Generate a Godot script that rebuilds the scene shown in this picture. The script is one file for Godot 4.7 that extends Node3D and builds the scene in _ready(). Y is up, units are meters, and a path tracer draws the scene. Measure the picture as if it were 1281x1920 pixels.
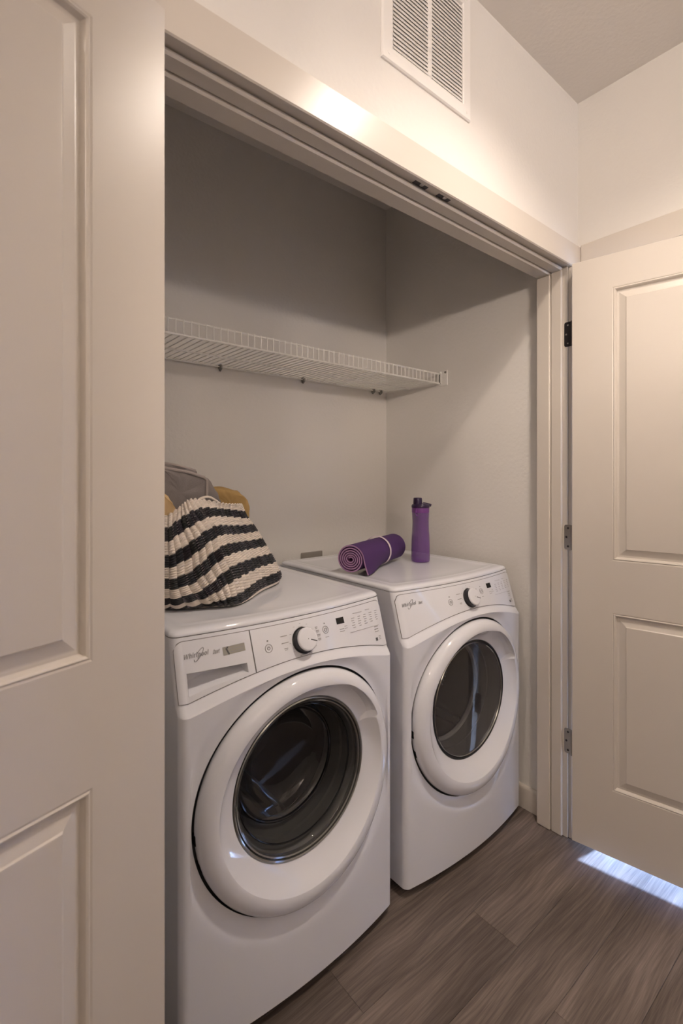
extends Node3D
# A laundry closet off a hall: front-loading washer and dryer behind a pair of opened panel doors.
# World: X to the right along the closet wall (hall's right wall at X = 0), Y up, Z out of the closet into the hall (wall face at Z = 0).

const CEIL := 2.79
const HEAD := 2.139          # underside of the closet's head casing
const JAMB_R := -0.0835      # faces of the closet's side jambs
const JAMB_L := -1.628
const BACK := -1.0           # closet back wall
const SIDE_R := -0.045       # closet right side wall
var mats := {}
var rng := RandomNumberGenerator.new()

# ---------------------------------------------------------------- mesh building
class MB:
	var v := PackedVector3Array()
	var uv := PackedVector2Array()
	var col := PackedColorArray()
	var c := Color.WHITE
	var tint := false
	func tri(p: Vector3, q: Vector3, r: Vector3, a := Vector2.ZERO, b := Vector2.ZERO, d := Vector2.ZERO) -> void:
		v.append(p); v.append(q); v.append(r)
		uv.append(a); uv.append(b); uv.append(d)
		if tint:
			col.append(c); col.append(c); col.append(c)
	func quad(p: Vector3, q: Vector3, r: Vector3, s: Vector3, a := Vector2.ZERO, b := Vector2.ZERO, d := Vector2.ZERO, e := Vector2.ZERO) -> void:
		tri(p, q, r, a, b, d)
		tri(p, r, s, a, d, e)
	# points run counter-clockwise seen from outside
	func grid(rows: Array, wrap := false, flip := false) -> void:
		for i in rows.size() - 1:
			var a: PackedVector3Array = rows[i]
			var b: PackedVector3Array = rows[i + 1]
			var n := a.size()
			for j in (n if wrap else n - 1):
				var k := (j + 1) % n
				if flip:
					quad(a[j], b[j], b[k], a[k])
				else:
					quad(a[j], a[k], b[k], b[j])
	func fan(ring: PackedVector3Array, flip := false) -> void:
		var m := Vector3.ZERO
		for p in ring:
			m += p
		m /= ring.size()
		for j in ring.size():
			var k := (j + 1) % ring.size()
			if flip:
				tri(m, ring[k], ring[j])
			else:
				tri(m, ring[j], ring[k])
	func box(at: Vector3, size: Vector3, bev := 0.0, basis := Basis()) -> void:
		var h := size / 2.0
		var b := minf(bev, minf(h.x, minf(h.y, h.z)) * 0.9)
		if b <= 0.0:
			for ax in 3:
				for s in [-1.0, 1.0]:
					var p: Array = []
					for uvw in [[-1, -1], [1, -1], [1, 1], [-1, 1]]:
						var q := Vector3.ZERO
						q[ax] = s * h[ax]
						q[(ax + 1) % 3] = uvw[0] * h[(ax + 1) % 3]
						q[(ax + 2) % 3] = uvw[1] * h[(ax + 2) % 3]
						p.append(at + basis * q)
					if s > 0:
						quad(p[0], p[1], p[2], p[3])
					else:
						quad(p[3], p[2], p[1], p[0])
			return
		# chamfered: for every corner three points, one on each face
		var P := {}
		for sx in [-1, 1]:
			for sy in [-1, 1]:
				for sz in [-1, 1]:
					var s := Vector3(sx, sy, sz)
					for ax in 3:
						var q := Vector3(sx * (h.x - b), sy * (h.y - b), sz * (h.z - b))
						q[ax] = s[ax] * h[ax]
						P[[sx, sy, sz, ax]] = at + basis * q
		for ax in 3:
			var u := (ax + 1) % 3
			var w := (ax + 2) % 3
			for s in [-1, 1]:
				var ring: Array = []
				for e in [[-1, -1], [1, -1], [1, 1], [-1, 1]]:
					var k := [0, 0, 0]
					k[ax] = s
					k[u] = e[0]
					k[w] = e[1]
					ring.append(P[[k[0], k[1], k[2], ax]])
				if s > 0:
					quad(ring[0], ring[1], ring[2], ring[3])
				else:
					quad(ring[3], ring[2], ring[1], ring[0])
			# edges along ax
			for su in [-1, 1]:
				for sw in [-1, 1]:
					var k0 := [0, 0, 0]
					k0[ax] = -1
					k0[u] = su
					k0[w] = sw
					var k1 := k0.duplicate()
					k1[ax] = 1
					var a0 = P[[k0[0], k0[1], k0[2], u]]
					var a1 = P[[k1[0], k1[1], k1[2], u]]
					var b0 = P[[k0[0], k0[1], k0[2], w]]
					var b1 = P[[k1[0], k1[1], k1[2], w]]
					if su * sw > 0:
						quad(a0, b0, b1, a1)
					else:
						quad(a0, a1, b1, b0)
		for sx in [-1, 1]:
			for sy in [-1, 1]:
				for sz in [-1, 1]:
					var a = P[[sx, sy, sz, 0]]
					var bb = P[[sx, sy, sz, 1]]
					var cc = P[[sx, sy, sz, 2]]
					if sx * sy * sz > 0:
						tri(a, bb, cc)
					else:
						tri(a, cc, bb)
	# profile: Vector2(radius, z) revolved about the local z axis; outline runs so that outside is on its left going up
	func lathe(prof: Array, seg: int, xf := Transform3D(), mod = null, flip := false, lift: Array = []) -> void:
		var rows: Array = []
		for i in prof.size():
			var row := PackedVector3Array()
			for j in seg:
				var th := TAU * j / seg
				var p: Vector2 = prof[i]
				if mod != null:
					p = mod.call(i, p, th)
				row.append(xf * Vector3(p.x * cos(th), p.x * sin(th) + (lift[i] if lift.size() else 0.0), p.y))
			rows.append(row)
		grid(rows, true, flip)
	func tube(path: Array, rad: float, seg := 8, closed := false, caps := true) -> void:
		var rows: Array = []
		var n := path.size()
		var up := Vector3.ZERO
		for i in n:
			var t: Vector3
			if closed:
				t = (path[(i + 1) % n] - path[(i - 1 + n) % n]).normalized()
			else:
				t = (path[mini(i + 1, n - 1)] - path[maxi(i - 1, 0)]).normalized()
			if up == Vector3.ZERO:
				up = t.cross(Vector3.RIGHT if absf(t.x) < 0.9 else Vector3.UP).normalized()
			else:
				up = (up - t * up.dot(t)).normalized()
			var w := t.cross(up)
			var row := PackedVector3Array()
			for j in seg:
				var a := TAU * j / seg
				row.append(path[i] + (up * cos(a) + w * sin(a)) * rad)
			rows.append(row)
		if closed:
			rows.append(rows[0])
		grid(rows, true)
		if caps and not closed:
			fan(rows[0], true)
			fan(rows[n - 1])
	func rod(a: Vector3, b: Vector3, rad: float, seg := 6) -> void:
		tube([a, b], rad, seg)
	# an outline in the xy plane pushed from z0 to z1
	func extrude(poly: PackedVector2Array, z0: float, z1: float, xf := Transform3D()) -> void:
		var pp := poly
		if Geometry2D.is_polygon_clockwise(pp):
			pp = poly.duplicate()
			pp.reverse()
		var n := pp.size()
		for i in n:
			var a := pp[i]
			var b := pp[(i + 1) % n]
			quad(xf * Vector3(a.x, a.y, z0), xf * Vector3(b.x, b.y, z0), xf * Vector3(b.x, b.y, z1), xf * Vector3(a.x, a.y, z1))
		var t := Geometry2D.triangulate_polygon(pp)
		for i in range(0, t.size(), 3):
			var a := pp[t[i]]
			var b := pp[t[i + 1]]
			var d := pp[t[i + 2]]
			if (b - a).cross(d - a) < 0:
				var e := b
				b = d
				d = e
			tri(xf * Vector3(a.x, a.y, z1), xf * Vector3(b.x, b.y, z1), xf * Vector3(d.x, d.y, z1))
			tri(xf * Vector3(a.x, a.y, z0), xf * Vector3(d.x, d.y, z0), xf * Vector3(b.x, b.y, z0))
	func mesh(m: Material, crease := 38.0) -> ArrayMesh:
		var n := v.size() / 3
		var fn := PackedVector3Array()
		fn.resize(n)
		var at := {}
		for i in n:
			fn[i] = (v[3 * i + 1] - v[3 * i]).cross(v[3 * i + 2] - v[3 * i])
		var key := PackedInt64Array()
		key.resize(v.size())
		for i in v.size():
			var p := v[i]
			var k := (roundi(p.x * 20000.0) + 200000) + (roundi(p.y * 20000.0) + 200000) * 1000003 + (roundi(p.z * 20000.0) + 200000) * 1000003 * 1000003
			key[i] = k
			if at.has(k):
				at[k].append(i / 3)
			else:
				at[k] = PackedInt32Array([i / 3])
		var lim := cos(deg_to_rad(crease))
		var nn := PackedVector3Array()
		nn.resize(v.size())
		for i in n:
			var f := fn[i]
			var fu := f.normalized()
			for k in 3:
				var s := Vector3.ZERO
				for o in at[key[3 * i + k]]:
					var g := fn[o]
					if g.normalized().dot(fu) >= lim:
						s += g
				nn[3 * i + k] = s.normalized() if s.length_squared() > 0.0 else Vector3.UP
		# Godot's front faces run clockwise
		for i in n:
			var e := v[3 * i + 1]
			v[3 * i + 1] = v[3 * i + 2]
			v[3 * i + 2] = e
			var e2 := nn[3 * i + 1]
			nn[3 * i + 1] = nn[3 * i + 2]
			nn[3 * i + 2] = e2
			var e3 := uv[3 * i + 1]
			uv[3 * i + 1] = uv[3 * i + 2]
			uv[3 * i + 2] = e3
		var arr := []
		arr.resize(Mesh.ARRAY_MAX)
		arr[Mesh.ARRAY_VERTEX] = v
		arr[Mesh.ARRAY_NORMAL] = nn
		arr[Mesh.ARRAY_TEX_UV] = uv
		if tint:
			arr[Mesh.ARRAY_COLOR] = col
		var am := ArrayMesh.new()
		am.add_surface_from_arrays(Mesh.PRIMITIVE_TRIANGLES, arr)
		am.surface_set_material(0, m)
		return am


func put(called: String, mb: MB, m: Material, parent: Node = self, crease := 38.0) -> MeshInstance3D:
	return put_mesh(called, mb.mesh(m, crease), parent)


var used := {}


func numbered(called: String, parent: Node) -> String:
	var k := str(parent.get_instance_id()) + "/" + called
	used[k] = used.get(k, -1) + 1
	return called if used[k] == 0 else "%s_%03d" % [called, used[k]]


func put_mesh(called: String, mesh: Mesh, parent: Node = self) -> MeshInstance3D:
	var o := MeshInstance3D.new()
	o.name = numbered(called, parent)
	o.mesh = mesh
	parent.add_child(o, true)
	return o


func thing(called: String, label: String, category: String, at := Vector3.ZERO, turn := 0.0, group := "") -> Node3D:
	var o := Node3D.new()
	o.name = numbered(called, self)
	add_child(o, true)
	o.position = at
	o.rotation.y = turn
	o.set_meta("label", label)
	o.set_meta("category", category)
	if group:
		o.set_meta("group", group)
	return o


func structure(called: String, label: String, category: String, at := Vector3.ZERO, turn := 0.0) -> Node3D:
	var o := thing(called, label, category, at, turn)
	o.set_meta("kind", "structure")
	return o


# ---------------------------------------------------------------- materials
func mat(called: String, linear: Color, rough: float, metal := 0.0, spec := 0.5) -> StandardMaterial3D:
	var m := StandardMaterial3D.new()
	m.resource_name = called
	m.albedo_color = linear.linear_to_srgb()
	m.roughness = rough
	m.metallic = metal
	m.metallic_specular = spec
	mats[called] = m
	return m


func relief(m: StandardMaterial3D, freq: float, tile: float, depth_cm: float, seed_: int, oct := 3) -> void:
	var n := FastNoiseLite.new()
	n.seed = seed_
	n.frequency = freq
	n.fractal_octaves = oct
	var t := NoiseTexture2D.new()
	t.width = 512
	t.height = 512
	t.seamless = true
	t.noise = n
	m.heightmap_enabled = true
	m.heightmap_texture = t
	m.heightmap_scale = depth_cm
	m.uv1_triplanar = true
	m.uv1_world_triplanar = true
	m.uv1_scale = Vector3.ONE / tile


func make_materials() -> void:
	relief(mat("wall_paint", Color(0.745, 0.715, 0.675), 0.75), 0.045, 0.5, 0.06, 3)
	relief(mat("ceiling_paint", Color(0.79, 0.745, 0.695), 0.85), 0.05, 0.5, 0.05, 5)
	relief(mat("trim_paint", Color(0.620, 0.565, 0.502), 0.33), 0.02, 0.5, 0.012, 7)
	mat("enamel", Color(0.76, 0.765, 0.81), 0.045)
	mat("plastic_white", Color(0.76, 0.762, 0.80), 0.07)
	mat("gap_dark", Color(0.17, 0.165, 0.165), 0.7)
	mat("black_rubber", Color(0.012, 0.012, 0.014), 0.55)
	mat("gasket", Color(0.125, 0.122, 0.108), 0.4)
	mat("chrome_trim", Color(0.32, 0.32, 0.31), 0.12, 0.85)
	mat("dark_chrome", Color(0.05, 0.05, 0.055), 0.15, 0.8)
	mat("drum_steel", Color(0.055, 0.055, 0.06), 0.30, 0.9)
	mat("dryer_steel", Color(0.20, 0.195, 0.19), 0.30, 0.5)
	mat("dryer_lip", Color(0.34, 0.34, 0.34), 0.4)
	mat("print_grey", Color(0.33, 0.32, 0.325), 0.5)
	mat("print_dark", Color(0.10, 0.10, 0.105), 0.5)
	mat("logo_silver", Color(0.33, 0.33, 0.34), 0.3, 0.3)
	mat("sticker_silver", Color(0.36, 0.35, 0.31), 0.35, 0.4)
	mat("display_black", Color(0.008, 0.008, 0.01), 0.08)
	mat("nickel", Color(0.42, 0.40, 0.38), 0.22, 1.0)
	mat("bronze_dark", Color(0.055, 0.05, 0.055), 0.35, 0.7)
	mat("wire_white", Color(0.80, 0.78, 0.74), 0.3)
	mat("clip_grey", Color(0.25, 0.24, 0.22), 0.3, 0.5)
	mat("grille_white", Color(0.84, 0.81, 0.78), 0.35)
	mat("grille_dark", Color(0.68, 0.65, 0.62), 0.8)
	mat("floor_plain", Color(0.10, 0.08, 0.068), 0.45)
	mat("plate_grey", Color(0.30, 0.27, 0.235), 0.5)
	relief(mat("mat_purple", Color(0.068, 0.022, 0.118), 0.75), 0.15, 0.2, 0.06, 9)
	mat("mat_inside", Color(0.19, 0.075, 0.20), 0.75)
	mat("mat_edge_lilac", Color(0.36, 0.20, 0.37), 0.7)
	mat("band_white", Color(0.66, 0.55, 0.62), 0.55)
	mat("cap_purple", Color(0.022, 0.006, 0.040), 0.35)
	mat("collar_purple", Color(0.16, 0.045, 0.21), 0.3)
	var b := mat("bottle_purple", Color(0.125, 0.022, 0.235, 1.0), 0.10)
	b.transparency = BaseMaterial3D.TRANSPARENCY_ALPHA
	b.albedo_color.a = 0.62
	var cloth := mat("cord_light", Color(0.70, 0.62, 0.55), 0.5)
	cloth.vertex_color_use_as_albedo = true
	cloth.albedo_color = Color.WHITE
	var cd := mat("cord_dark", Color(1, 1, 1), 0.45)
	cd.vertex_color_use_as_albedo = true
	relief(mat("towel_grey", Color(0.27, 0.235, 0.225), 0.95), 0.12, 0.12, 0.35, 11)
	relief(mat("towel_hem", Color(0.36, 0.31, 0.29), 0.95), 0.12, 0.12, 0.2, 12)
	relief(mat("towel_ochre", Color(0.47, 0.30, 0.115), 0.95), 0.12, 0.12, 0.3, 13)
	relief(mat("towel_straw", Color(0.70, 0.48, 0.25), 0.95), 0.12, 0.12, 0.3, 14)
	var g := mat("glass_clear", Color(0.03, 0.03, 0.035), 0.03)
	g.transparency = BaseMaterial3D.TRANSPARENCY_ALPHA
	g.albedo_color.a = 0.42
	var g2 := mat("glass_smoke", Color(0.055, 0.052, 0.06), 0.03)
	g2.transparency = BaseMaterial3D.TRANSPARENCY_ALPHA
	g2.albedo_color.a = 0.34
	var lamp := mat("lamp_glass", Color(0.9, 0.88, 0.84), 0.4)
	lamp.emission_enabled = true
	lamp.emission = Color(1.0, 0.90, 0.78)
	lamp.emission_energy_multiplier = 13.0
	var dp := mat("day_pane", Color(0.6, 0.65, 0.7), 0.3)
	dp.emission_enabled = true
	dp.emission = Color(0.74, 0.84, 1.0)
	dp.emission_energy_multiplier = 1.6
	# vinyl planks: four variants of grain
	for k in 4:
		mats["plank_%d" % k] = plank_material(k)


func plank_material(k: int) -> StandardMaterial3D:
	var w := 1024
	var h := 128
	var n1 := FastNoiseLite.new()
	n1.seed = 40 + k
	n1.frequency = 1.0
	n1.fractal_octaves = 3
	var n2 := FastNoiseLite.new()
	n2.seed = 80 + k
	n2.frequency = 1.0
	n2.fractal_octaves = 2
	var im := Image.create(w, h, false, Image.FORMAT_RGB8)
	var dark := Color(0.315, 0.276, 0.254)
	var light := Color(0.545, 0.490, 0.455)
	var base := [0.42, 0.40, 0.44, 0.38][k] as float
	for y in h:
		for x in w:
			var u := float(x) / w * 1.22
			var vv := float(y) / h * 0.15
			var warp := n2.get_noise_2d(u * 2.2, vv * 7.0) * 0.012
			var g := n1.get_noise_2d(u * 2.5 + 7.0, (vv + warp) * 95.0)
			var fine := n2.get_noise_2d(u * 9.0, vv * 620.0)
			var broad := n2.get_noise_2d(u * 1.3 + 20.0, vv * 9.0 + 4.0)
			var t := clampf(base + g * 0.34 + fine * 0.26 + broad * 0.40, 0.0, 1.0)
			im.set_pixel(x, y, dark.lerp(light, t))
	var m := StandardMaterial3D.new()
	m.resource_name = "vinyl_plank"
	m.albedo_texture = ImageTexture.create_from_image(im)
	m.roughness = 0.42
	m.metallic_specular = 0.42
	return m


# ---------------------------------------------------------------- the whole
func _ready() -> void:
	rng.seed = 77
	# camera
	var cam := Camera3D.new()
	cam.name = "camera"
	add_child(cam)
	var fpx := 915.33
	cam.projection = Camera3D.PROJECTION_FRUSTUM
	cam.near = 0.05
	cam.far = 60.0
	cam.size = 2.0 * 0.05 * 960.0 / fpx
	cam.frustum_offset = Vector2(6.53, -63.65) / fpx * 0.05
	cam.position = Vector3(-1.902, 1.3482, 0.880)
	cam.rotation.y = -0.6809
	var ca := CameraAttributesPhysical.new()
	ca.frustum_focal_length = 17.2
	ca.frustum_focus_distance = 1.75
	ca.exposure_aperture = 5.0
	cam.attributes = ca
	cam.current = true
	# sky and exposure
	var env := Environment.new()
	var sky := Sky.new()
	var sm := ProceduralSkyMaterial.new()
	sm.sky_top_color = Color(0.36, 0.50, 0.85)
	sm.sky_horizon_color = Color(0.62, 0.72, 0.95)
	sm.ground_bottom_color = Color(0.22, 0.24, 0.28)
	sm.ground_horizon_color = Color(0.50, 0.56, 0.66)
	sm.sky_energy_multiplier = 5.0
	sm.ground_energy_multiplier = 3.0
	sky.sky_material = sm
	env.background_mode = Environment.BG_SKY
	env.sky = sky
	env.tonemap_mode = Environment.TONE_MAPPER_LINEAR
	env.tonemap_exposure = 1.66
	env.sdfgi_enabled = true
	env.ssao_enabled = true
	env.ssil_enabled = true
	var we := WorldEnvironment.new()
	we.name = "environment"
	we.environment = env
	add_child(we)
	# low daylight that comes through the neighbouring room's window and under the right-hand closet door
	var sun := DirectionalLight3D.new()
	sun.name = "sun"
	sun.light_color = Color(0.66, 0.79, 1.0)
	sun.light_energy = 8.0
	sun.light_angular_distance = 5.0
	sun.shadow_enabled = true
	add_child(sun)
	sun.look_at_from_position(Vector3.ZERO, Vector3(-1.0, -0.47, -0.2))
	make_materials()
	build_room()
	build_lamps()
	build_doors()
	build_vent()
	build_shelf()
	build_outlet()
	build_washer()
	build_dryer()
	build_basket()
	build_towels()
	build_mat()
	build_bottle()


# ---------------------------------------------------------------- room
func slab(o: Node3D, called: String, a: Vector3, b: Vector3, m: String, bev := 0.0) -> MeshInstance3D:
	var mb := MB.new()
	mb.box((a + b) / 2.0, (b - a).abs(), bev)
	return put(called, mb, mats[m], o)


func build_room() -> void:
	var W := "wall_paint"
	var fl := structure("floor", "dark grey-brown wood-look vinyl plank floor", "floor")
	slab(fl, "subfloor", Vector3(-6.1, -0.10, -1.10), Vector3(5.0, -0.006, 6.1), "gap_dark")
	build_planks(fl)
	var c := structure("ceiling", "plain off-white painted ceiling", "ceiling")
	slab(c, "ceiling_board", Vector3(-6.1, CEIL, -1.10), Vector3(5.0, CEIL + 0.12, 6.1), "ceiling_paint")
	# the closet's front wall round the opening
	var wf := structure("wall_front", "cream wall above and beside the closet opening", "wall")
	slab(wf, "header", Vector3(JAMB_L - 0.02, HEAD + 0.025, -0.114), Vector3(JAMB_R + 0.02, CEIL, 0.0), W)
	slab(wf, "wall_section", Vector3(-6.0, 0.0, -0.114), Vector3(JAMB_L - 0.02, CEIL, 0.0), W)
	slab(wf, "wall_section", Vector3(JAMB_R + 0.02, 0.0, -0.114), Vector3(0.0, CEIL, 0.0), W)
	var wb := structure("wall_closet_back", "shaded beige back wall inside the closet", "wall")
	slab(wb, "wall_board", Vector3(-1.90, 0.0, BACK - 0.10), Vector3(0.12, CEIL, BACK), W)
	var wr := structure("wall_closet_right", "closet side wall right of the dryer, half in shadow", "wall")
	slab(wr, "wall_board", Vector3(SIDE_R, 0.0, BACK), Vector3(0.12, CEIL, -0.114), W)
	var wl := structure("wall_closet_left", "closet side wall left of the washer", "wall")
	slab(wl, "wall_board", Vector3(-1.90, 0.0, BACK), Vector3(-1.68, CEIL, -0.114), W)
	# hall's right wall with a doorway to the bright room beyond
	var z0 := 0.105
	var z1 := 0.98
	var wright := structure("wall_right", "cream wall right of the closet above the doorway", "wall")
	slab(wright, "wall_section", Vector3(0.0, 0.0, -0.114), Vector3(0.12, CEIL, z0 - 0.02), W)
	slab(wright, "wall_section", Vector3(0.0, 0.0, z1 + 0.02), Vector3(0.12, CEIL, 6.0), W)
	slab(wright, "header", Vector3(0.0, 2.17, z0 - 0.02), Vector3(0.12, CEIL, z1 + 0.02), W)
	var wrear := structure("wall_rear", "wall of the open room far behind the camera, with a window", "wall")
	window_wall(wrear, Vector3(-6.1, 0.0, 6.0), Vector3(0.0, CEIL, 6.1), -2.6, -0.4, 0.75, 2.15)
	day_window("window_2", "wide daylit window far behind the camera", Vector3(-1.5, 1.45, 6.03), Vector2(2.2, 1.4), PI, 0.15)
	var wpart := structure("wall_hall", "partition wall behind the camera on the left", "wall")
	slab(wpart, "wall_board", Vector3(-6.0, 0.0, 1.28), Vector3(-2.08, CEIL, 1.40), W)
	var wpony := structure("wall_half", "wall open above head height between the hall and the open room behind the camera", "wall")
	slab(wpony, "wall_board", Vector3(-3.6, 0.0, 2.30), Vector3(0.0, 1.92, 2.42), W)
	var wleft := structure("wall_left", "hall end wall left of the camera", "wall")
	slab(wleft, "wall_board", Vector3(-6.1, 0.0, -0.114), Vector3(-6.0, CEIL, 6.1), W)
	# neighbouring room: far wall with a window
	var wn := structure("wall_far", "wall of the next room with a window", "wall")
	var wx := 3.9
	slab(wn, "wall_section", Vector3(wx, 0.0, -1.10), Vector3(wx + 0.1, 0.65, 3.0), W)
	slab(wn, "wall_section", Vector3(wx, 2.35, -1.10), Vector3(wx + 0.1, CEIL, 3.0), W)
	slab(wn, "wall_section", Vector3(wx, 0.65, -1.10), Vector3(wx + 0.1, 2.35, 0.25), W)
	slab(wn, "wall_section", Vector3(wx, 0.65, 2.35), Vector3(wx + 0.1, 2.35, 3.0), W)
	var wn2 := structure("wall_side", "side wall of the next room", "wall")
	slab(wn2, "wall_board", Vector3(0.12, 0.0, -1.10), Vector3(wx, CEIL, -1.0), W)
	var wn3 := structure("wall_next", "wall of the next room facing the closet, with a window", "wall")
	window_wall(wn3, Vector3(0.12, 0.0, 3.0), Vector3(wx + 0.1, CEIL, 3.1), 0.5, 2.3, 0.7, 2.3)
	day_window("window_3", "daylit window of the next room, seen only in reflections", Vector3(1.4, 1.5, 3.03), Vector2(1.8, 1.6), PI, 2.0)
	var win := structure("window_1", "window of the next room, letting in daylight", "window")
	for r in [[0.65, 0.70, 0.25, 2.35], [2.30, 2.35, 0.25, 2.35], [0.70, 2.30, 0.25, 0.30], [0.70, 2.30, 2.30, 2.35], [0.70, 2.30, 1.28, 1.32]]:
		slab(win, "window_frame", Vector3(wx + 0.02, r[0], r[2]), Vector3(wx + 0.07, r[1], r[3]), "grille_white", 0.004)
	# baseboards
	var bb := structure("baseboard_closet", "low beige baseboard on the closet's right side wall", "baseboard")
	var mb := MB.new()
	var prof := PackedVector2Array([Vector2(0, 0), Vector2(0.014, 0), Vector2(0.014, 0.078), Vector2(0.011, 0.088), Vector2(0.007, 0.092), Vector2(0, 0.092)])
	mb.extrude(prof, -0.985, -0.1145, Transform3D(Basis(Vector3(-1, 0, 0), Vector3(0, 1, 0), Vector3(0, 0, 1)), Vector3(SIDE_R, 0, 0)))
	flip_all(mb)
	put("baseboard_strip", mb, mats["trim_paint"], bb)
	var bb2 := structure("baseboard_left", "beige baseboard along the hall wall left of the closet", "baseboard")
	slab(bb2, "baseboard_strip", Vector3(-6.0, 0.0, 0.0), Vector3(JAMB_L - 0.09, 0.092, 0.014), "trim_paint", 0.003)
	build_trim(z0, z1)


# a wall lying across Z with a rectangular opening
func window_wall(o: Node3D, a: Vector3, b: Vector3, x0: float, x1: float, y0: float, y1: float) -> void:
	slab(o, "wall_section", a, Vector3(x0, b.y, b.z), "wall_paint")
	slab(o, "wall_section", Vector3(x1, a.y, a.z), b, "wall_paint")
	slab(o, "wall_section", Vector3(x0, a.y, a.z), Vector3(x1, y0, b.z), "wall_paint")
	slab(o, "wall_section", Vector3(x0, y1, a.z), Vector3(x1, b.y, b.z), "wall_paint")


# a frosted window pane that glows with daylight, its light just inside it; faces -Z
func day_window(called: String, label: String, at: Vector3, size: Vector2, _turn: float, e: float) -> void:
	var o := structure(called, label, "window", at)
	var mb := MB.new()
	mb.box(Vector3(0, 0, 0.02), Vector3(size.x, size.y, 0.01))
	put("window_pane", mb, mats["day_pane"], o)
	for r in [[-1, 0], [1, 0], [0, -1], [0, 1], [0, 0]]:
		var c := Vector3(r[0] * (size.x / 2 - 0.03), r[1] * (size.y / 2 - 0.03), 0.0)
		var d := Vector3(0.06, size.y - 0.121, 0.05) if r[1] == 0 else Vector3(size.x, 0.06, 0.05)
		var f := MB.new()
		f.box(c, d, 0.004)
		put("window_frame", f, mats["grille_white"], o)
	var l := AreaLight3D.new()
	l.name = "window_light"
	l.light_color = Color(0.74, 0.84, 1.0)
	l.light_energy = e
	l.area_size = size
	l.area_normalize_energy = true
	l.area_range = 20.0
	l.area_attenuation = 2.0
	l.shadow_enabled = true
	l.position = Vector3(0, 0, -0.04)
	o.add_child(l)


func flip_all(mb: MB) -> void:
	for i in mb.v.size() / 3:
		var e := mb.v[3 * i + 1]
		mb.v[3 * i + 1] = mb.v[3 * i + 2]
		mb.v[3 * i + 2] = e


func build_planks(fl: Node3D) -> void:
	# boards lie along X; every board a piece of its own
	var wd := 0.15
	var ln := 1.22
	var z := -0.035 - wd * 7
	var row := 0
	while z < 3.4:
		var x := -0.617 - ln * 3.0 + fmod(row * 0.437, 1.0) * ln if row != 7 else -0.617 - ln * 3.0
		if row == 8:
			x = -0.617 - ln * 3.0 + 0.02 - 0.36
		var za := maxf(z, BACK)
		var zb := minf(z + wd, 3.4)
		while x < 0.9:
			var xa := maxf(x, -3.4)
			var xb := minf(x + ln, 0.12 if zb > -0.1 else SIDE_R)
			if xb - xa > 0.02 and zb - za > 0.01:
				var mb := MB.new()
				var g := 0.0003
				var bv := 0.0007
				var o := Vector2(rng.randi_range(0, 1), rng.randi_range(0, 1))
				var y := 0.0
				var P := [Vector3(xa + g, y - bv, za + g), Vector3(xb - g, y - bv, za + g), Vector3(xb - g, y - bv, zb - g), Vector3(xa + g, y - bv, zb - g)]
				var Q := [Vector3(xa + g + bv, y, za + g + bv), Vector3(xb - g - bv, y, za + g + bv), Vector3(xb - g - bv, y, zb - g - bv), Vector3(xa + g + bv, y, zb - g - bv)]
				var U := func(p: Vector3) -> Vector2: return Vector2(absf(o.x - clampf((p.x - x) / ln, 0.002, 0.998)), absf(o.y - clampf((p.z - z) / wd, 0.01, 0.99)))
				mb.quad(Q[3], Q[2], Q[1], Q[0], U.call(Q[3]), U.call(Q[2]), U.call(Q[1]), U.call(Q[0]))
				for i in 4:
					var j := (i + 1) % 4
					mb.quad(P[j], P[i], Q[i], Q[j], U.call(P[j]), U.call(P[i]), U.call(Q[i]), U.call(Q[j]))
					var d := Vector3(0, 0.005, 0)
					mb.quad(P[j] - d, P[i] - d, P[i], P[j], U.call(P[j]), U.call(P[i]), U.call(P[i]), U.call(P[j]))
				put("plank", mb, mats["plank_%d" % rng.randi_range(0, 3)], fl, 10.0)
			x += ln
		z += wd
		row += 1
	slab(fl, "floor_sheet", Vector3(0.12, -0.004, -1.0), Vector3(3.9, 0.0, 6.0), "floor_plain")
	slab(fl, "floor_sheet", Vector3(-6.0, -0.004, 3.4), Vector3(0.12, 0.0, 6.0), "floor_plain")
	slab(fl, "floor_sheet", Vector3(-6.0, -0.004, -0.0), Vector3(-3.4, 0.0, 3.4), "floor_plain")


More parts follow.
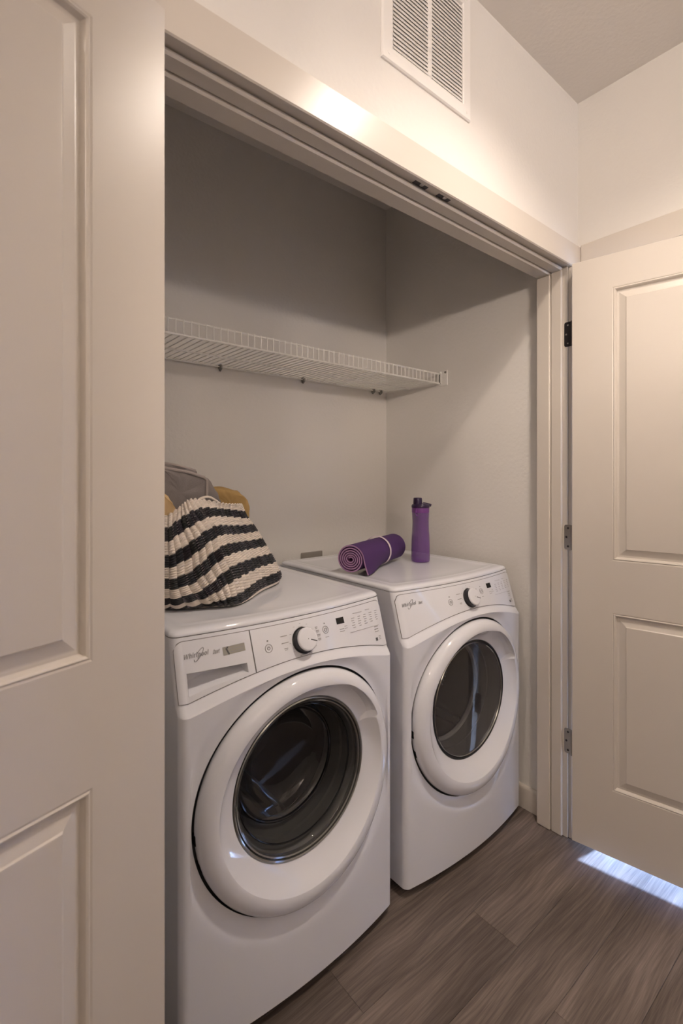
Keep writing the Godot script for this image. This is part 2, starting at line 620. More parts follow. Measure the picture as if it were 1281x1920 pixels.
# moulding swept along X, Y or Z between two points: prof in (out, across)
func build_trim(z0: float, z1: float) -> void:
	var T: Material = mats["trim_paint"]
	var t1 := structure("trim_1", "beige painted casing and jamb round the closet opening", "trim")
	# casing: flat board with eased edges, 90 mm wide
	slab(t1, "head_casing", Vector3(JAMB_L - 0.095, HEAD, 0.0), Vector3(-0.001, HEAD + 0.0893, 0.017), "trim_paint", 0.003)
	slab(t1, "side_casing", Vector3(JAMB_R + 0.005, 0.0, 0.0), Vector3(-0.001, HEAD - 0.0005, 0.017), "trim_paint", 0.003)
	slab(t1, "side_casing", Vector3(JAMB_L - 0.095, 0.0, 0.0), Vector3(JAMB_L - 0.005, HEAD - 0.0005, 0.017), "trim_paint", 0.003)
	# jambs and stops
	var jy := HEAD + 0.006
	slab(t1, "head_jamb", Vector3(JAMB_L - 0.019, jy, -0.1145), Vector3(JAMB_R + 0.019, jy + 0.019, 0.001), "trim_paint", 0.0015)
	slab(t1, "side_jamb", Vector3(JAMB_R, 0.0, -0.1145), Vector3(JAMB_R + 0.019, jy, 0.001), "trim_paint", 0.0015)
	slab(t1, "side_jamb", Vector3(JAMB_L - 0.019, 0.0, -0.1145), Vector3(JAMB_L, jy, 0.001), "trim_paint", 0.0015)
	slab(t1, "head_stop", Vector3(JAMB_L, jy - 0.013, -0.0585), Vector3(JAMB_R, jy, -0.017), "trim_paint", 0.004)
	slab(t1, "side_stop", Vector3(JAMB_R - 0.011, 0.0, -0.0585), Vector3(JAMB_R, jy - 0.013, -0.017), "trim_paint", 0.003)
	slab(t1, "side_stop", Vector3(JAMB_L, 0.0, -0.0585), Vector3(JAMB_L + 0.011, jy - 0.013, -0.017), "trim_paint", 0.003)
	slab(t1, "head_stop", Vector3(JAMB_L, jy - 0.019, -0.1148), Vector3(JAMB_R, jy, -0.0600), "trim_paint", 0.004)
	slab(t1, "side_stop", Vector3(JAMB_R - 0.016, 0.0, -0.1148), Vector3(JAMB_R, jy - 0.019, -0.0600), "trim_paint", 0.004)
	slab(t1, "side_stop", Vector3(JAMB_L, 0.0, -0.1148), Vector3(JAMB_L + 0.016, jy - 0.019, -0.0600), "trim_paint", 0.004)
	# hinge leaves let into the right jamb
	var k := 0
	for y in [1.886, 1.127, 0.365]:
		var mb := MB.new()
		var pl := PackedVector2Array()
		for q in [[-0.011, -0.046, 0], [0.016, -0.046, 2], [0.016, 0.046, 2], [-0.011, 0.046, 0]]:
			if q[2] == 2:
				pl.append(Vector2(q[0], q[1]))
			else:
				for i in 5:
					var a: float = (PI + i * PI / 8.0) if q[1] < 0 else (PI / 2.0 + i * PI / 8.0)
					var cc := Vector2(-0.011 + 0.007, q[1] - signf(q[1]) * 0.007)
					pl.append(cc + Vector2(cos(a), sin(a)) * 0.007)
		# leaf lies in the jamb's face: local x -> world z, local y -> world y, local z -> world -x
		var xf := Transform3D(Basis(Vector3(0, 0, 1), Vector3(0, 1, 0), Vector3(-1, 0, 0)), Vector3(JAMB_R, y, 0.0))
		mb.extrude(pl, -0.001, 0.0012, xf)
		mb.rod(Vector3(JAMB_R - 0.004, y - 0.046, 0.0195), Vector3(JAMB_R - 0.004, y + 0.046, 0.0195), 0.0045, 10)
		var leaf := put("hinge_leaf", mb, mats["bronze_dark"] if k == 0 else mats["nickel"], t1)
		leaf.set_meta("label", ["dark bronze hinge leaf near the top of the jamb", "nickel hinge leaf in the middle of the jamb", "nickel hinge leaf near the foot of the jamb"][k])
		for s in [[0.003, -0.034], [-0.003, 0.0], [0.003, 0.034]]:
			var sb := MB.new()
			sb.lathe([Vector2(0.0042, 0.0), Vector2(0.0036, 0.001), Vector2(0.0012, 0.0004), Vector2(0.0002, 0.0002)], 10, Transform3D(Basis(Vector3(0, 0, 1), Vector3(0, 1, 0), Vector3(-1, 0, 0)), Vector3(JAMB_R - 0.0012, y + s[1], s[0])))
			put("screw", sb, mats["bronze_dark"] if k != 0 else mats["nickel"], leaf)
		k += 1
	# ball-catch strikes under the head jamb, one for each door
	for x in [-0.893, -0.796]:
		var mb := MB.new()
		mb.box(Vector3(x, jy - 0.0008, -0.001 - 0.004), Vector3(0.052, 0.0016, 0.024), 0.0006)
		mb.box(Vector3(x, jy - 0.002, 0.010), Vector3(0.052, 0.0075, 0.002), 0.0006)
		var pl := put("strike_plate", mb, mats["bronze_dark"], t1)
		var mb2 := MB.new()
		mb2.lathe([Vector2(0.0075, 0.0), Vector2(0.007, 0.002), Vector2(0.004, 0.0034), Vector2(0.0005, 0.004)], 16, Transform3D(Basis(Vector3(1, 0, 0), Vector3(0, 0, 1), Vector3(0, -1, 0)), Vector3(x, jy - 0.0016, -0.004)))
		put("ball_catch", mb2, mats["nickel"], pl)
	# casing of the doorway in the right wall
	var t2 := structure("trim_2", "beige casing over the doorway in the right wall", "trim")
	slab(t2, "head_casing", Vector3(-0.017, 2.144, 0.0175), Vector3(0.0, 2.2337, z1 + 0.09), "trim_paint", 0.003)
	slab(t2, "side_casing", Vector3(-0.017, 0.0, 0.0175), Vector3(0.0, 2.1435, z0 - 0.005), "trim_paint", 0.003)
	slab(t2, "side_casing", Vector3(-0.017, 0.0, z1 + 0.005), Vector3(0.0, 2.1435, z1 + 0.09), "trim_paint", 0.003)
	slab(t2, "side_jamb", Vector3(0.0, 0.0, z0 - 0.019), Vector3(0.1205, 2.15, z0), "trim_paint")
	slab(t2, "side_jamb", Vector3(0.0, 0.0, z1), Vector3(0.1205, 2.15, z1 + 0.019), "trim_paint")
	slab(t2, "head_jamb", Vector3(0.0, 2.15, z0 - 0.019), Vector3(0.1205, 2.169, z1 + 0.019), "trim_paint")


# ---------------------------------------------------------------- lamps
func build_lamps() -> void:
	# recessed cans: one just before the closet, the others farther back in the hall
	downlight(Vector3(-0.74, CEIL, 0.60), 1.75, "recessed round downlight in the ceiling just before the closet")
	dome(Vector3(-3.2, CEIL, 0.66), 0.42, "frosted dome lamp on the hall ceiling to the left of the closet")
	downlight(Vector3(-0.8, CEIL, 5.6), 0.2, "recessed round downlight at the far end of the hall")
	pendant(Vector3(-2.7, CEIL, 3.3), 1.3, "small white glass pendant lamp nearest the hall, first of a row of three")
	pendant(Vector3(-3.6, CEIL, 4.0), 1.3, "small white glass pendant lamp in the middle of a row of three")
	pendant(Vector3(-4.5, CEIL, 4.7), 1.3, "small white glass pendant lamp farthest from the hall, last of a row of three")


func dome(p: Vector3, e: float, label: String) -> void:
	var o := thing("dome_lamp", label, "lamp", p)
	var dx := Transform3D(Basis(Vector3(1, 0, 0), Vector3(0, 0, 1), Vector3(0, -1, 0)), Vector3.ZERO)
	var mb := MB.new()
	mb.lathe([Vector2(0.12, 0.0), Vector2(0.12, 0.018), Vector2(0.112, 0.022), Vector2(0.10, 0.022)], 40, dx)
	put("lamp_base", mb, mats["nickel"], o)
	var gl := MB.new()
	gl.lathe([Vector2(0.105, 0.012), Vector2(0.103, 0.03), Vector2(0.09, 0.05), Vector2(0.065, 0.064), Vector2(0.035, 0.071), Vector2(0.001, 0.073)], 40, dx)
	put("lamp_shade", gl, mats["lamp_glass"], o)
	var l := OmniLight3D.new()
	l.name = "lamp_light"
	l.light_color = Color(1.0, 0.935, 0.885)
	l.light_energy = e
	l.light_size = 0.05
	l.omni_range = 14.0
	l.omni_attenuation = 2.0
	l.shadow_enabled = true
	l.position = Vector3(0, -0.13, 0)
	o.add_child(l)


func pendant(p: Vector3, e: float, label: String) -> void:
	var o := thing("pendant_lamp", label, "lamp", p)
	var cd := MB.new()
	cd.rod(Vector3(0, 0, 0), Vector3(0, -0.47, 0), 0.004, 8)
	put("cord", cd, mats["black_rubber"], o)
	var dx := Transform3D(Basis(Vector3(1, 0, 0), Vector3(0, 0, 1), Vector3(0, -1, 0)), Vector3.ZERO)
	var mb := MB.new()
	mb.lathe([Vector2(0.055, 0.0), Vector2(0.054, 0.016), Vector2(0.04, 0.022), Vector2(0.004, 0.024)], 32, dx)
	put("ceiling_rose", mb, mats["nickel"], o)
	var gl := MB.new()
	gl.lathe([Vector2(0.012, 0.47), Vector2(0.060, 0.48), Vector2(0.092, 0.52), Vector2(0.105, 0.57), Vector2(0.092, 0.62), Vector2(0.060, 0.66), Vector2(0.002, 0.67)], 32, dx)
	put("lamp_shade", gl, mats["lamp_glass"], o)
	var l := OmniLight3D.new()
	l.name = "pendant_light"
	l.light_color = Color(1.0, 0.935, 0.885)
	l.light_energy = e
	l.light_size = 0.10
	l.omni_range = 14.0
	l.omni_attenuation = 2.0
	l.shadow_enabled = true
	l.position = Vector3(0, -0.57, 0)
	o.add_child(l)


func downlight(p: Vector3, e: float, label: String) -> void:
	var o := thing("downlight", label, "lamp", p)
	var dx := Transform3D(Basis(Vector3(1, 0, 0), Vector3(0, 0, 1), Vector3(0, -1, 0)), Vector3.ZERO)
	var mb := MB.new()
	mb.lathe([Vector2(0.085, 0.0), Vector2(0.084, 0.004), Vector2(0.07, 0.007), Vector2(0.062, 0.004), Vector2(0.060, 0.0)], 36, dx)
	put("trim_ring", mb, mats["grille_white"], o)
	var d := MB.new()
	d.lathe([Vector2(0.060, 0.001), Vector2(0.05, 0.003), Vector2(0.03, 0.004), Vector2(0.001, 0.004)], 36, dx)
	put("lamp_lens", d, mats["lamp_glass"], o)
	var l := SpotLight3D.new()
	l.name = "downlight_light"
	l.light_color = Color(1.0, 0.94, 0.885)
	l.light_energy = e
	l.light_size = 0.055
	l.spot_range = 14.0
	l.spot_attenuation = 2.0
	l.spot_angle = 68.0
	l.spot_angle_attenuation = 1.0
	l.shadow_enabled = true
	l.position = Vector3(0, -0.010, 0)
	l.rotation.x = -PI / 2
	o.add_child(l)


# ---------------------------------------------------------------- doors
# local: x from the hinge edge, y up, face at z = 0 looking +z, slab to z = -0.035
func door_mesh(w: float, h: float, panels: Array, left: bool) -> MB:
	var mb := MB.new()
	var t := 0.035
	var s := -1.0 if left else 1.0
	var ramp := [[0.0, 0.0], [0.003, -0.0012], [0.006, 0.0006], [0.009, -0.0012], [0.0135, -0.0085], [0.019, -0.0092], [0.022, -0.0085], [0.040, -0.0032], [0.0425, -0.0008], [0.046, -0.0004]]
	var st: float = panels[0][2]
	for side in [1.0, -1.0]:
		var zb: float = 0.0 if side > 0 else -t
		var pt := func(x: float, y: float, z: float) -> Vector3: return Vector3(s * x, y, zb + side * z)
		var fl: bool = side * s < 0
		var q := func(a: Vector3, b: Vector3, c: Vector3, d: Vector3) -> void:
			if fl:
				mb.quad(d, c, b, a)
			else:
				mb.quad(a, b, c, d)
		var e := 0.0015
		var ys := [e]
		for p in panels:
			ys.append(p[0])
			ys.append(p[1])
		ys.append(h - e)
		for i in ys.size() - 1:
			var a: float = ys[i]
			var b: float = ys[i + 1]
			if i % 2 == 0:
				q.call(pt.call(e, a, 0.0), pt.call(w - e, a, 0.0), pt.call(w - e, b, 0.0), pt.call(e, b, 0.0))
			else:
				q.call(pt.call(e, a, 0.0), pt.call(st, a, 0.0), pt.call(st, b, 0.0), pt.call(e, b, 0.0))
				q.call(pt.call(w - st, a, 0.0), pt.call(w - e, a, 0.0), pt.call(w - e, b, 0.0), pt.call(w - st, b, 0.0))
				for k in ramp.size() - 1:
					var i0: float = ramp[k][0]
					var i1: float = ramp[k + 1][0]
					var d0: float = ramp[k][1]
					var d1: float = ramp[k + 1][1]
					var A := [Vector2(st + i0, a + i0), Vector2(w - st - i0, a + i0), Vector2(w - st - i0, b - i0), Vector2(st + i0, b - i0)]
					var B := [Vector2(st + i1, a + i1), Vector2(w - st - i1, a + i1), Vector2(w - st - i1, b - i1), Vector2(st + i1, b - i1)]
					for c in 4:
						var n := (c + 1) % 4
						q.call(pt.call(A[c].x, A[c].y, d0), pt.call(A[n].x, A[n].y, d0), pt.call(B[n].x, B[n].y, d1), pt.call(B[c].x, B[c].y, d1))
				var z: float = ramp[-1][0]
				var dz: float = ramp[-1][1]
				q.call(pt.call(st + z, a + z, dz), pt.call(w - st - z, a + z, dz), pt.call(w - st - z, b - z, dz), pt.call(st + z, b - z, dz))
		# eased rim
		var o := [Vector2(0, 0), Vector2(w, 0), Vector2(w, h), Vector2(0, h)]
		var n4 := [Vector2(e, e), Vector2(w - e, e), Vector2(w - e, h - e), Vector2(e, h - e)]
		for c in 4:
			var n := (c + 1) % 4
			q.call(pt.call(o[c].x, o[c].y, -e), pt.call(o[n].x, o[n].y, -e), pt.call(n4[n].x, n4[n].y, 0.0), pt.call(n4[c].x, n4[c].y, 0.0))
			if side > 0:
				q.call(pt.call(o[c].x, o[c].y, -t + e), pt.call(o[n].x, o[n].y, -t + e), pt.call(o[n].x, o[n].y, -e), pt.call(o[c].x, o[c].y, -e))
	return mb


func build_doors() -> void:
	# right closet door: swung just past square, inner face towards the camera, free edge in the doorway
	var d2 := structure("door_2", "beige two-panel closet door on the right, opened against the right wall", "door", Vector3(-0.128, 0.035, 0.038))
	var dir := Vector3(sin(0.1986), 0, cos(0.1986))
	d2.basis = Basis(-dir, Vector3.UP, Vector3(-dir.z, 0, dir.x))
	put("door_leaf", door_mesh(0.762, 2.09, [[0.2306, 0.8456, 0.130], [1.0274, 1.9732, 0.130]], true), mats["trim_paint"], d2, 20.0)
	# left closet door: swung nearly flat against the hall wall
	var d1 := structure("door_1", "large beige two-panel closet door in the left foreground, opened to the wall", "door", Vector3(-1.6152, 0.035, 0.0707))
	var ld := Vector3(-cos(0.3111), 0, sin(0.3111))
	d1.basis = Basis(-ld, Vector3.UP, Vector3(ld.z, 0, -ld.x))
	put("door_leaf", door_mesh(0.762, 2.09, [[0.2406, 0.8663, 0.1245], [1.0488, 1.9802, 0.1245]], true), mats["trim_paint"], d1, 20.0)


# ---------------------------------------------------------------- grille, shelf, outlet
func build_vent() -> void:
	var x0 := -1.053
	var x1 := -0.690
	var y0 := 2.399
	var y1 := 2.765
	var o := thing("air_vent", "white louvred return-air grille on the wall above the closet opening", "vent", Vector3((x0 + x1) / 2, y0, 0.0))
	var w := (x1 - x0) / 2
	var h := y1 - y0
	var f := 0.040
	var fr := MB.new()
	# stepped flange
	var ramp := [[0.0, 0.0], [0.0, 0.004], [0.003, 0.0075], [0.006, 0.0085], [f - 0.006, 0.0085], [f - 0.002, 0.0065], [f, 0.0], [f, -0.02]]
	var rows: Array = []
	for r in ramp:
		rows.append(PackedVector3Array([Vector3(-w + r[0], r[0], r[1]), Vector3(w - r[0], r[0], r[1]), Vector3(w - r[0], h - r[0], r[1]), Vector3(-w + r[0], h - r[0], r[1])]))
	fr.grid(rows, true)
	put("vent_frame", fr, mats["grille_white"], o, 20.0)
	slab(o, "mullion", Vector3(-0.0085, f, -0.004), Vector3(0.0085, h - f, 0.007), "grille_white", 0.002)
	var bk := MB.new()
	bk.box(Vector3(0, h / 2, 0.0007), Vector3(2 * (w - f), h - 2 * f, 0.001))
	put("back_plate", bk, mats["grille_dark"], o)
	for s in [-1.0, 1.0]:
		var a: float = 0.0085 if s > 0 else -(w - f)
		var b: float = (w - f) if s > 0 else -0.0085
		var lm := MB.new()
		var bs := Basis(Vector3.RIGHT, deg_to_rad(-20.0))
		lm.box(Vector3.ZERO, Vector3(b - a, 0.0125, 0.0012), 0.0003, bs)
		var ms := lm.mesh(mats["grille_white"])
		var y := f + 0.006
		while y < h - f - 0.003:
			var l := put_mesh("louvre", ms, o)
			l.position = Vector3((a + b) / 2, y, 0.0045)
			y += 0.0108
	for q in [[-w + 0.022, 0.018], [w - 0.022, 0.018], [-w + 0.022, h - 0.018], [w - 0.022, h - 0.018]]:
		var sc := MB.new()
		sc.lathe([Vector2(0.0045, 0.0), Vector2(0.004, 0.0015), Vector2(0.001, 0.002), Vector2(0.0002, 0.0018)], 12, Transform3D(Basis(), Vector3(q[0], q[1], 0.0083)))
		put("screw", sc, mats["grille_white"], o)


func build_shelf() -> void:
	var zf := -0.628
	var zb := -0.985
	var xr := -0.056
	var xl := -1.665
	var yl := 1.800
	var yt := 1.845
	var yb := 1.806
	var o := thing("wire_shelf", "white wire shelf with a front lip across the closet", "shelf", Vector3(xl, yl, zf))
	var off := -Vector3(xl, yl, zf)
	for q in [["front_rail", Vector3(xl, yt, zf), 0.0038], ["front_rail", Vector3(xl, yl, zf), 0.0038], ["back_rail", Vector3(xl, yb, zb), 0.003], ["middle_rail", Vector3(xl, yb - 0.004, -0.82), 0.0028]]:
		var mb := MB.new()
		var a: Vector3 = q[1] + off
		mb.rod(a, a + Vector3(xr - xl, 0, 0), q[2], 8)
		put(q[0], mb, mats["wire_white"], o)
	var wm := MB.new()
	wm.tube([Vector3(0, yt - yl + 0.003, 0.0036), Vector3(0, 0.003, 0.0036), Vector3(0, 0.0045, -0.004), Vector3(0, yb - yl + 0.004, zb - zf)], 0.0022, 6)
	var wire := wm.mesh(mats["wire_white"])
	var x := -1.361 - 0.0253 * 12
	while x < xr - 0.004:
		var w := put_mesh("wire", wire, o)
		w.position = Vector3(x - xl, 0, 0)
		x += 0.0253
	# clips along the back wall
	for cx in [-1.013, -0.597, -0.152, -0.10]:
		var mb := MB.new()
		mb.box(Vector3(cx, yb + 0.001, zb - 0.004) + off, Vector3(0.014, 0.020, 0.020), 0.004)
		mb.tube([Vector3(cx, yb - 0.010, zb - 0.012) + off, Vector3(cx, yb - 0.016, zb - 0.004) + off, Vector3(cx, yb - 0.008, zb + 0.010) + off, Vector3(cx, yb + 0.004, zb + 0.009) + off], 0.0035, 6)
		put("wall_clip", mb, mats["clip_grey"], o)
	# end bracket on the right wall
	var eb := MB.new()
	eb.box(Vector3(SIDE_R - 0.002, 1.824, zf + 0.016) + off, Vector3(0.004, 0.072, 0.052), 0.0015)
	eb.box(Vector3(SIDE_R - 0.009, 1.826, zf + 0.007) + off, Vector3(0.016, 0.056, 0.003), 0.001)
	eb.box(Vector3(SIDE_R - 0.009, 1.797, zf - 0.010) + off, Vector3(0.016, 0.004, 0.034), 0.001)
	put("end_bracket", eb, mats["wire_white"], o)
	var ec := MB.new()
	ec.box(Vector3(xr - 0.0005, 1.8225, zf + 0.003) + off, Vector3(0.006, 0.052, 0.012), 0.002)
	put("end_cap", ec, mats["black_rubber"], o)
	var sc := MB.new()
	sc.lathe([Vector2(0.006, 0.0), Vector2(0.005, 0.004), Vector2(0.0005, 0.005)], 12, Transform3D(Basis(Vector3(0, 0, 1), Vector3(0, 1, 0), Vector3(-1, 0, 0)), Vector3(SIDE_R - 0.0035, 1.850, zf + 0.030) + off))
	put("screw", sc, mats["clip_grey"], o)


func build_outlet() -> void:
	var o := thing("wall_outlet", "flat grey-beige outlet plate low on the back wall behind the dryer", "outlet", Vector3(-0.542, 0.90, BACK))
	var mb := MB.new()
	mb.box(Vector3(0, 0.043, 0.0035), Vector3(0.125, 0.112, 0.007), 0.003)
	put("cover_plate", mb, mats["plate_grey"], o)
	var d := MB.new()
	d.box(Vector3(0.004, 0.030, 0.0075), Vector3(0.095, 0.075, 0.003), 0.0012)
	put("socket_face", d, mats["print_grey"], o)


# ---------------------------------------------------------------- washer and dryer
const HW := 0.336            # half width
const CR := 0.022            # rounding of the front corners
const ZF := 0.400            # front of the middle, from the machine's own axis (Z = -0.56)
const RY := 0.538            # height of the door's middle
const RR := 0.3075


func bow(x: float) -> float:
	var a := minf(absf(x), HW - CR)
	var z := ZF - 0.032 * pow(a / HW, 2.0)
	var e := absf(x) - (HW - CR)
	if e > 0.0:
		z -= CR - sqrt(maxf(CR * CR - e * e, 0.0))
	return z


func ridge(x: float) -> float:      # lower crease, above the door
	return 0.858 - 0.054 * pow(minf(absf(x) / 0.31, 1.0), 1.8)


func seam(x: float) -> float:       # lower border of the control panel
	return ridge(x) + 0.019 + 0.006 * minf(absf(x) / 0.31, 1.0)


func lean(x: float, y: float) -> float:   # how far the front has gone back at this height
	var r := ridge(x)
	var s := seam(x)
	if y <= r:
		return 0.0
	if y <= s:
		return -0.017 * smoothstep(r, s, y) * 0.4 - 0.017 * 0.6 * (y - r) / (s - r)
	return -0.017 - 0.042 * (y - s) / (0.972 - s)


func skin(x: float, y: float, off := 0.0) -> Vector3:
	var n := skin_normal(x, y) if off != 0.0 else Vector3.ZERO
	return Vector3(x, y, bow(x) + lean(x, y)) + n * off


func skin_normal(x: float, y: float) -> Vector3:
	var d := 0.004
	var a := Vector3(2 * d, 0, bow(x + d) + lean(x + d, y) - bow(x - d) - lean(x - d, y))
	var b := Vector3(0, 2 * d, lean(x, y + d) - lean(x, y - d))
	return a.cross(b).normalized()


func dish(p: Vector2) -> float:     # shallow dish in the front sheet round the door
	return -0.011 * (1.0 - smoothstep(RR, RR + 0.05, p.length()))


func columns_x() -> Array:
	var xs: Array = []
	for i in 7:
		xs.append(-HW + CR - CR * cos(i * PI / 12.0))
	for i in range(1, 28):
		xs.append(lerpf(-HW + CR, HW - CR, i / 28.0))
	for i in 7:
		xs.append(HW - CR + CR * sin(i * PI / 12.0))
	return xs


func machine_body(o: Node3D, drawer: bool) -> void:
	var E: Material = mats["enamel"]
	var body := MB.new()
	# front sheet between the door's hole and the ridge / foot / corner lines: rays from the door's middle
	var foot := 0.032
	var hx := HW - CR
	var angs: Array = []
	for i in 144:
		angs.append(TAU * i / 144.0)
	for cx in [-hx, hx]:
		angs.append(fposmod(atan2(foot - RY, cx), TAU))
		angs.append(fposmod(atan2(ridge(cx) - RY, cx), TAU))
	angs.sort()
	var rows: Array = []
	for f in [0.0, 0.04, 0.09, 0.15, 0.22, 0.3, 0.4, 0.5, 0.65, 0.8, 0.92, 1.0]:
		var row := PackedVector3Array()
		for a in angs:
			var c := Vector2(cos(a), sin(a))
			# distance to the outline along this ray
			var t := 9.0
			if c.x > 1e-6:
				t = minf(t, hx / c.x)
			if c.x < -1e-6:
				t = minf(t, -hx / c.x)
			if c.y < -1e-6:
				t = minf(t, (foot - RY) / c.y)
			if c.y > 1e-6:
				var lo := 0.0
				var hi := t
				if RY + c.y * hi > ridge(c.x * hi):
					for k in 30:
						var m := (lo + hi) / 2
						if RY + c.y * m > ridge(c.x * m):
							hi = m
						else:
							lo = m
					t = minf(t, hi)
			var r0 := minf(RR, t - 0.0005)
			var p := c * lerpf(r0, t, f)
			row.append(Vector3(p.x, RY + p.y, bow(p.x) + dish(p) * (1.0 - smoothstep(0.75, 1.0, f))))
		rows.append(row)
	body.grid(rows, true)
	flip_if(body, Vector3(0, 0, 1))
	# rolled corners, the band above the ridge and the console's backing, then the sides
	var upper := MB.new()
	var xs := columns_x()
	var ur: Array = []
	for k in 22:
		var row := PackedVector3Array()
		for x in xs:
			var r := ridge(x)
			var s := seam(x)
			var y: float
			if k <= 8:
				y = lerpf(r, s, k / 8.0)
			else:
				y = lerpf(s, 0.972, (k - 8) / 13.0)
			row.append(skin(x, y))
		ur.append(row)
	upper.grid(ur)
	if drawer:
		punch(upper)
	for sgn in [-1.0, 1.0]:
		var cr: Array = []
		var side: Array = []
		var ys: Array = []
		for k in 9:
			ys.append(lerpf(foot, ridge(hx), k / 8.0))
		for y in ys:
			var row := PackedVector3Array()
			for i in 7:
				var x: float = sgn * (hx + CR * sin(i * PI / 12.0))
				row.append(Vector3(x, y, bow(x)))
			cr.append(row)
		upper.grid(cr, false, sgn < 0)
		var sy: Array = []
		for k in 8:
			sy.append(lerpf(foot, ridge(hx), k / 8.0))
		for k in 22:
			if k <= 8:
				sy.append(lerpf(ridge(HW), seam(HW), k / 8.0))
			else:
				sy.append(lerpf(seam(HW), 0.972, (k - 8) / 13.0))
		for y in sy:
			side.append(PackedVector3Array([skin(sgn * HW, y), Vector3(sgn * HW, y, -0.375)]))
		upper.grid(side, false, sgn < 0)
	var cab := put("cabinet", merge(body, upper), E, o, 18.0)
	var back := MB.new()
	back.box(Vector3(0, 0.50, -0.377), Vector3(2 * HW - 0.004, 0.92, 0.006), 0.001)
	back.box(Vector3(0, foot + 0.003, -0.01), Vector3(2 * HW - 0.03, 0.006, 0.70), 0.001)
	put("back_panel", back, mats["plate_grey"], cab)
	# feet and dark plinth
	var pl := MB.new()
	pl.box(Vector3(0, 0.022, 0.0), Vector3(2 * HW - 0.09, 0.026, 0.66), 0.002)
	put("plinth", pl, mats["black_rubber"], o)
	for x in [-0.26, 0.26]:
		for z in [-0.30, 0.29]:
			var ft := MB.new()
			ft.lathe([Vector2(0.001, 0.0), Vector2(0.024, 0.0), Vector2(0.024, 0.008), Vector2(0.012, 0.014), Vector2(0.012, 0.03)], 16, Transform3D(Basis(Vector3(1, 0, 0), Vector3(0, 0, -1), Vector3(0, 1, 0)), Vector3(x, 0, z)))
			put("foot", ft, mats["black_rubber"], o)
	# top: a rolled-edge sheet with a shallow well
	var top := MB.new()
	var tr: Array = []
	for q in [[0.9725, 0.004], [0.9730, 0.0005], [0.9760, 0.0], [0.9800, 0.0012], [0.9838, 0.0045], [0.9862, 0.0095], [0.9872, 0.017], [0.9872, 0.030], [0.9862, 0.036], [0.9872, 0.042], [0.9872, 0.055], [0.9855, 0.062], [0.9850, 0.10]]:
		tr.append(outline(q[1], q[0]))
	top.grid(tr, true)
	top.fan(tr[-1])
	top.fan(tr[0], true)
	put("top_panel", top, E, o, 50.0)


func outline(inset: float, y: float) -> PackedVector3Array:
	# plan of the top, anticlockwise seen from above, drawn in by inset
	var r := PackedVector3Array()
	var w := HW - inset
	var zb := -0.377 + inset
	for x0 in columns_x():
		var x: float = x0 * w / HW
		r.append(Vector3(x, y, bow(x0) - 0.060 - inset))
	for i in 7:
		var a := i * PI / 12.0
		r.append(Vector3(w - 0.02 + 0.02 * cos(a), y, zb + 0.02 - 0.02 * sin(a)))
	for i in 7:
		var a := PI / 2 + i * PI / 12.0
		r.append(Vector3(-w + 0.02 + 0.02 * cos(a), y, zb + 0.02 - 0.02 * sin(a)))
	return r


func merge(a: MB, b: MB) -> MB:
	a.v.append_array(b.v)
	a.uv.append_array(b.uv)
	a.col.append_array(b.col)
	return a


# takes out what lies behind the drawer's finger pocket
func punch(mb: MB) -> void:
	var keep := PackedVector3Array()
	for i in mb.v.size() / 3:
		var c := (mb.v[3 * i] + mb.v[3 * i + 1] + mb.v[3 * i + 2]) / 3.0
		if c.x > -0.313 and c.x < -0.162 and c.y > seam(c.x) + 0.004 and c.y < 0.897 and c.z > 0.2:
			continue
		for k in 3:
			keep.append(mb.v[3 * i + k])
	mb.v = keep
	mb.uv = PackedVector2Array()
	mb.uv.resize(keep.size())


func flip_if(mb: MB, want: Vector3) -> void:
	var s := Vector3.ZERO
	for i in mb.v.size() / 3:
		s += (mb.v[3 * i + 1] - mb.v[3 * i]).cross(mb.v[3 * i + 2] - mb.v[3 * i])
	if s.dot(want) < 0:
		flip_all(mb)


# a piece of sheet lying on the console between two heights, with an edge all round
func patch(xa: float, xb: float, lo: Callable, hi: Callable, off: float, thick := 0.0, nx := 24, ny := 8) -> MB:
	var mb := MB.new()
	var rows: Array = []
	for j in ny + 1:
		var row := PackedVector3Array()
		for i in nx + 1:
			var x := lerpf(xa, xb, float(i) / nx)
			var y := lerpf(lo.call(x), hi.call(x), float(j) / ny)
			row.append(skin(x, y, off))
		rows.append(row)
	mb.grid(rows)
	if thick > 0.0:
		var loop := PackedVector3Array()
		var low := PackedVector3Array()
		var pts: Array = []
		for i in nx + 1:
			pts.append([lerpf(xa, xb, float(i) / nx), 0.0])
		for j in range(1, ny + 1):
			pts.append([xb, float(j) / ny])
		for i in range(nx - 1, -1, -1):
			pts.append([lerpf(xa, xb, float(i) / nx), 1.0])
		for j in range(ny - 1, 0, -1):
			pts.append([xa, float(j) / ny])
		for p in pts:
			var y := lerpf(lo.call(p[0]), hi.call(p[0]), p[1])
			loop.append(skin(p[0], y, off))
			low.append(skin(p[0], y, off - thick))
		mb.grid([low, loop], true)
	return mb


func fascia_top(xa: float, xb: float, r: float, edge: float) -> Callable:
	return func(x: float) -> float:
		var e := 0.0
		if x < xa + r:
			e = r - sqrt(maxf(r * r - pow(xa + r - x, 2.0), 0.0))
		elif x > xb - r:
			e = r - sqrt(maxf(r * r - pow(x - xb + r, 2.0), 0.0))
		return edge - e


func mark(mb: MB, x: float, y: float, w: float, h: float, off := 0.0026) -> void:
	var n := skin_normal(x, y)
	var t := Vector3(1, 0, 0)
	t = (t - n * t.dot(n)).normalized()
	mb.box(skin(x, y, off), Vector3(w, h, 0.0005), 0.0, Basis(t, n.cross(t), n))


